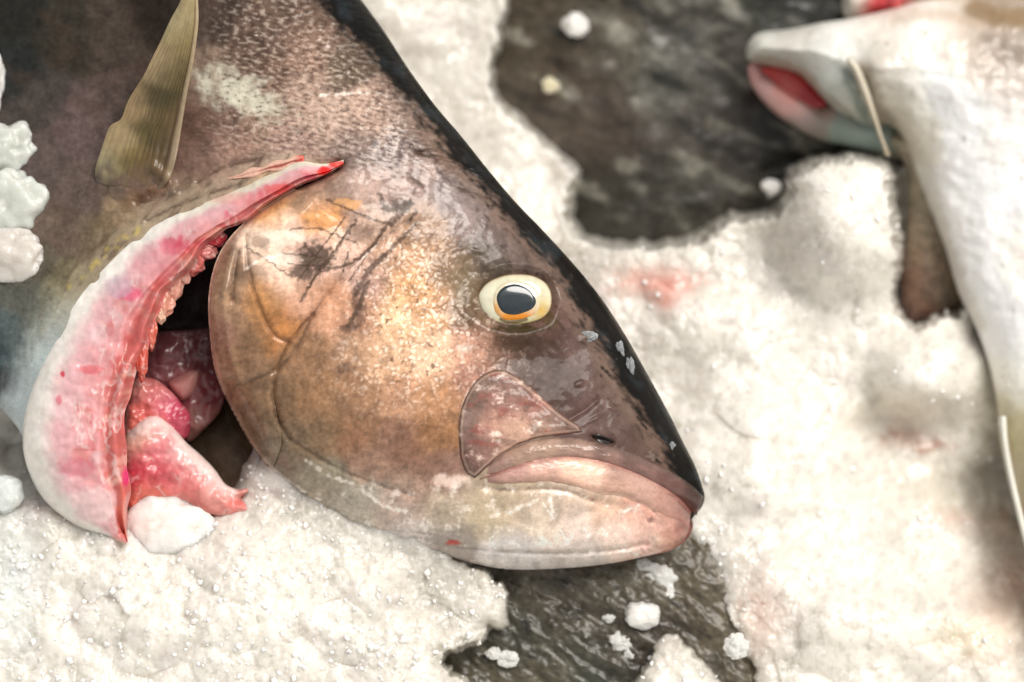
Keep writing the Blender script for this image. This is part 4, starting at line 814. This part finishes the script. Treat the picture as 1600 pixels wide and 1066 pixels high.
# -- brown fish between the pale fish and the ice
tf = Root('fish', (1450, 380, -700), 'brownish fish tail wedged between the white belly and the heaped ice', 'fish')
TF = spline([(1390, 215), (1415, 260), (1418, 340), (1408, 420), (1412, 490), (1440, 500), (1500, 480), (1560, 420), (1520, 300), (1460, 210)], 6, True)
tfb = closed_patch('tail', TF, 3, lambda x, y, d: -520 + 40 * round_(d, 40), M_dark, root=tf, back=50, bstep=12,
                   colfun=darkcol([(1420, 280, 196, 186, 168), (1415, 350, 190, 174, 156), (1430, 420, 150, 116, 100), (1428, 470, 122, 84, 74), (1460, 380, 116, 104, 80), (1470, 440, 104, 96, 72), (1440, 300, 140, 128, 104)], 197, .2, 1.4)); flip_list.append(tfb)
# -- bits of the fish beyond the frame's upper right corner
tr = Root('fish', (1460, -30, -800), 'brown and red fish gills just visible above the white bellied fish', 'fish')
TR = spline([(1318, 22), (1322, -40), (1360, -120), (1500, -150), (1680, -100), (1700, 20), (1640, 46), (1570, 42), (1530, 30), (1440, 14), (1400, 24), (1350, 30)], 6, True)
trb = closed_patch('body', TR, 4, lambda x, y, d: -560 + 60 * round_(d, 60) + 8 * fbm(x, y, 30, 3, 199), M_dark, root=tr, back=60, bstep=16,
                   colfun=lambda x, y, d: colfield(x, y, [(1332, 5, 226, 220, 208), (1345, -20, 226, 216, 204), (1380, 5, 206, 70, 78), (1360, 10, 190, 60, 60), (1410, -2, 206, 96, 96), (1440, 0, 220, 200, 186), (1490, -6, 200, 176, 146), (1540, 5, 112, 90, 48), (1560, 20, 104, 84, 42), (1590, 20, 140, 116, 60), (1600, 0, 176, 140, 84), (1530, 40, 140, 116, 90)], r=18, warp=8, seed=200)); flip_list.append(trb)

# =================================================================== LOOSE ICE
def ico(sub):
    t = (1 + 5 ** .5) / 2
    v = [(-1, t, 0), (1, t, 0), (-1, -t, 0), (1, -t, 0), (0, -1, t), (0, 1, t), (0, -1, -t), (0, 1, -t), (t, 0, -1), (t, 0, 1), (-t, 0, -1), (-t, 0, 1)]
    f = [(0, 11, 5), (0, 5, 1), (0, 1, 7), (0, 7, 10), (0, 10, 11), (1, 5, 9), (5, 11, 4), (11, 10, 2), (10, 7, 6), (7, 1, 8), (3, 9, 4), (3, 4, 2), (3, 2, 6), (3, 6, 8), (3, 8, 9), (4, 9, 5), (2, 4, 11), (6, 2, 10), (8, 6, 7), (9, 8, 1)]
    v = [Vector(a).normalized() for a in v]
    for _ in range(sub):
        mid = {}; nf = []
        def m(a, b):
            k = (min(a, b), max(a, b))
            if k not in mid: mid[k] = len(v); v.append(((v[a] + v[b]) / 2).normalized())
            return mid[k]
        for a, b, c in f:
            x, y, z = m(a, b), m(b, c), m(c, a); nf += [(a, x, z), (b, y, x), (c, z, y), (x, y, z)]
        f = nf
    return np.array([tuple(a) for a in v]), np.array(f)
IV5, IF5 = ico(5); IV3, IF3 = ico(4); IV2, IF2 = ico(2); IV1, IF1 = ico(1)
from mathutils import noise as mnoise
def chunk_shape(v, r, seed, lump=.28, fine=.55):
    o = Vector((seed * 3.7, seed * 1.3, seed * 2.1)); n = np.empty(len(v))
    for i, p in enumerate(v):
        p = Vector(p)
        a = mnoise.noise(p * 1.3 + o) + .5 * mnoise.noise(p * 2.7 + o)
        d1 = mnoise.voronoi(p * 2.6 + o)[0][0]; d2 = mnoise.voronoi(p * 6 + o)[0][0]
        n[i] = 1 + 1.3 * lump * a + fine * (.16 * (.5 - d1) + .07 * (.5 - d2)) + .02 * mnoise.noise(p * 13) + .012 * mnoise.noise(p * 29)
    return v * n[:, None] * np.asarray(r)
def chunk(px, py, z, r, seed, label, group, clear=False, colr=(240, 237, 230), lump=.28, fine=.55):
    rt = Root('ice_chunk', (px, py, z - r[2]), label, 'ice', group)
    v = chunk_shape(IV5, r, seed, lump, fine)
    x = px + v[:, 0]; y = py - v[:, 1]; zz = z + v[:, 2]
    c = np.ones((len(v), 3), F) * lin(colr).astype(F); c = mixc(c, (205, 202, 194), .4 * ss(0, .7, fbm(x, y, 16, 3, seed)))
    return mkmesh('lump', P(x, y, zz), IF5, M_chunk if not clear else (M_clear if clear is True else clear), root=rt, col=c)
for lx, ly, r1, r2, cc, i in FLUMPS:
    v = chunk_shape(IV3, (r1 * 1.15, r2 * 1.5, 16), 200 + i, .24, .12)
    zz = float(fz_base(np.array([lx - 18.]), np.array([ly]))[0]) - 30
    c = np.ones((len(v), 3), F) * lin(cc).astype(F); c = mixc(c, (244, 214, 204), .6 * ss(.1, .6, fbm(v[:, 0] + lx, v[:, 1] + ly, 10, 3, i)))
    mkmesh('flesh_lump', P(lx + v[:, 0], ly - v[:, 1], zz + v[:, 2]), IF3, M_flesh, root=big, col=c)
G1 = 'loose lumps of ice near the fish'
chunk(264, 832, -118, (72, 56, 40), 3, 'rounded greyish lump of ice just under the pink throat flesh', G1, colr=(243, 241, 235), lump=.2)
chunk(14, 232, float(fz_base(np.array([14.]), np.array([232.]))[0]) + 8, (44, 44, 26), 5, 'small ice lump on the flank at the left edge, upper of two', G1, colr=(204, 208, 200), fine=.3)
chunk(22, 322, float(fz_base(np.array([22.]), np.array([322.]))[0]) - 2, (56, 56, 30), 7, 'larger ice lump on the flank at the left edge, below the small one', G1, colr=(208, 212, 204), fine=.3)
chunk(32, 398, float(fz_base(np.array([32.]), np.array([398.]))[0]) - 2, (54, 42, 24), 9, 'flat pinkish ice lump on the flank, lowest of three at the left edge', G1, colr=(212, 206, 198), fine=.3)
chunk(-12, 130, float(fz_base(np.array([-12.]), np.array([130.]))[0]) + 8, (18, 50, 24), 10, 'sliver of ice cut off by the left edge, above the ice lumps on the flank', G1)
chunk(10, 772, -105, (28, 30, 22), 11, 'bluish round lump of ice at the left edge beside the pink collar tip', G1, colr=(222, 228, 226), lump=.14)
chunk(1003, 962, -196, (27, 22, 16), 13, 'bright white ice crumb lying alone on the brown skin below the chin', G1, lump=.2)
chunk(968, 1003, -206, (20, 15, 10), 15, 'clear ice crumb on the brown skin, lower left of the bright crumb', G1, True)
chunk(955, 966, -206, (14, 7, 6), 16, 'tiny clear ice sliver on the brown skin, left of the bright crumb', G1, True)
chunk(985, 1022, -206, (12, 12, 7), 17, 'tiny clear ice bit on the brown skin beside the heaped ice', G1, True)
chunk(1030, 905, -212, (26, 24, 10), 19, 'translucent ice patch on the brown skin right under the chin', G1, True)
chunk(1040, 935, -212, (16, 22, 10), 21, 'translucent ice crumb hanging under the chin patch, above the bright crumb', G1, True)
chunk(1012, 885, -214, (20, 12, 8), 22, 'small translucent ice piece touching the fish chin', G1, True)
chunk(795, 1030, -190, (16, 12, 8), 23, 'clear ice crumb on the brown skin beside the bottom ice edge', G1, True)
chunk(772, 1022, -190, (12, 10, 7), 24, 'tiny clear ice crumb at the ragged bottom ice edge', G1, True)
chunk(1150, 1012, -150, (18, 20, 14), 25, 'clear round ice crumb at the edge of the gap, bottom right', G1, True)
chunk(899, 40, -590, (20, 18, 14), 27, 'blurred white ice crumb near the top of the dark grey fish', G1)
chunk(860, 133, -600, (13, 12, 9), 29, 'blurred cream ice crumb on the left part of the dark grey fish', G1, colr=(226, 214, 180))
for sx, sy, srx, sry, sh, sd, lb in ((918, 526, 15, 8, 5, 41, 'added milky flake for a wet highlight on the snout, right below the eye'), (968, 548, 8, 13, 5, 42, 'added milky sliver for a wet highlight by the black forehead band, upper of two'), (984, 577, 7, 15, 5, 43, 'added milky sliver for a wet highlight by the black forehead band, lower of two'), (1049, 697, 5, 7, 5, 44, 'added tiny crumb for a wet highlight on the black snout near the mouth tip')):
    chunk(sx, sy, float(fz_base(np.array([float(sx)]), np.array([float(sy)]))[0]) - 1, (srx, sry, sh), sd, lb, G1, M_film, lump=.35, fine=.05)  # added film flakes imitating wet highlights on the skin
chunk(1205, 292, -560, (14, 13, 10), 31, 'blurred grey ice crumb where the dark fish meets the heaped ice', G1)

# crushed crystals scattered over the bed: nobody could count them
rng = np.random.default_rng(7)
N = 3600
cx = rng.uniform(-40, 1640, N); cy = rng.uniform(-40, 1100, N)
cz = iceZ(cx, cy)
ex = cx; ey = cy
gin = np.maximum(sdf(ex, ey, GAP_LOW), sdf(ex, ey, GAP_TOP)); keep = (gin < -4) & (sdf(cx, cy, BODY) < -6) & ((cy > 720) & (cx < 1130) | (rng.random(N) < .12))
cx, cy, cz = cx[keep], cy[keep], cz[keep]
def scatter(name, cx, cy, cz, rr, V, Fc, m, colr):
    n = len(cx); q = rng.normal(size=(n, 4)); q /= np.linalg.norm(q, axis=1)[:, None]
    a, b, c, d = q.T
    Rm = np.stack([1 - 2 * (c * c + d * d), 2 * (b * c - a * d), 2 * (b * d + a * c), 2 * (b * c + a * d), 1 - 2 * (b * b + d * d), 2 * (c * d - a * b), 2 * (b * d - a * c), 2 * (c * d + a * b), 1 - 2 * (b * b + c * c)], 1).reshape(n, 3, 3)
    jit = 1 + .28 * rng.normal(size=(n, len(V), 1)).clip(-1.5, 1.5)
    v = V[None] * jit * (rr[:, None, None] * rng.uniform(.55, 1.3, (n, 1, 3)))
    v = np.einsum('nij,nkj->nki', Rm, v)
    x = cx[:, None] + v[..., 0]; y = cy[:, None] + v[..., 1]; z = cz[:, None] + v[..., 2]
    f = (Fc[None] + (np.arange(n) * len(V))[:, None, None]).reshape(-1, 3)
    cl = np.ones((n * len(V), 3), F) * lin(colr).astype(F)
    ob = mkmesh(name, P(x.ravel(), y.ravel(), z.ravel()), f, m, col=cl, smooth=True); ob['kind'] = 'stuff'
    return ob
h = len(cx) // 2
rr = rng.uniform(1.6, 4.6, len(cx)) * (1 + .5 * rng.random(len(cx)) ** 4)
a = scatter('ice_grains', cx[:h], cy[:h], cz[:h] + .2 * rr[:h], rr[:h], IV1, IF1, M_grain, (252, 250, 246))
a['label'] = 'fine white crushed ice grains over the ice bed'
a = scatter('ice_crystals', cx[h:], cy[h:], cz[h:] + .2 * rr[h:], rr[h:] * .9, IV1, IF1, M_glint, (253, 252, 250))
a['label'] = 'glinting wet ice crystals over the ice bed'

for ob in flip_list: 
    me = ob.data; n = np.zeros(len(me.polygons) * 3, F); me.polygons.foreach_get('normal', n); ar = np.zeros(len(me.polygons), F); me.polygons.foreach_get('area', ar)
    nn = n.reshape(-1, 3)[:, 2]
    if nn[: max(1, len(nn) // 2)].mean() < 0: me.flip_normals()
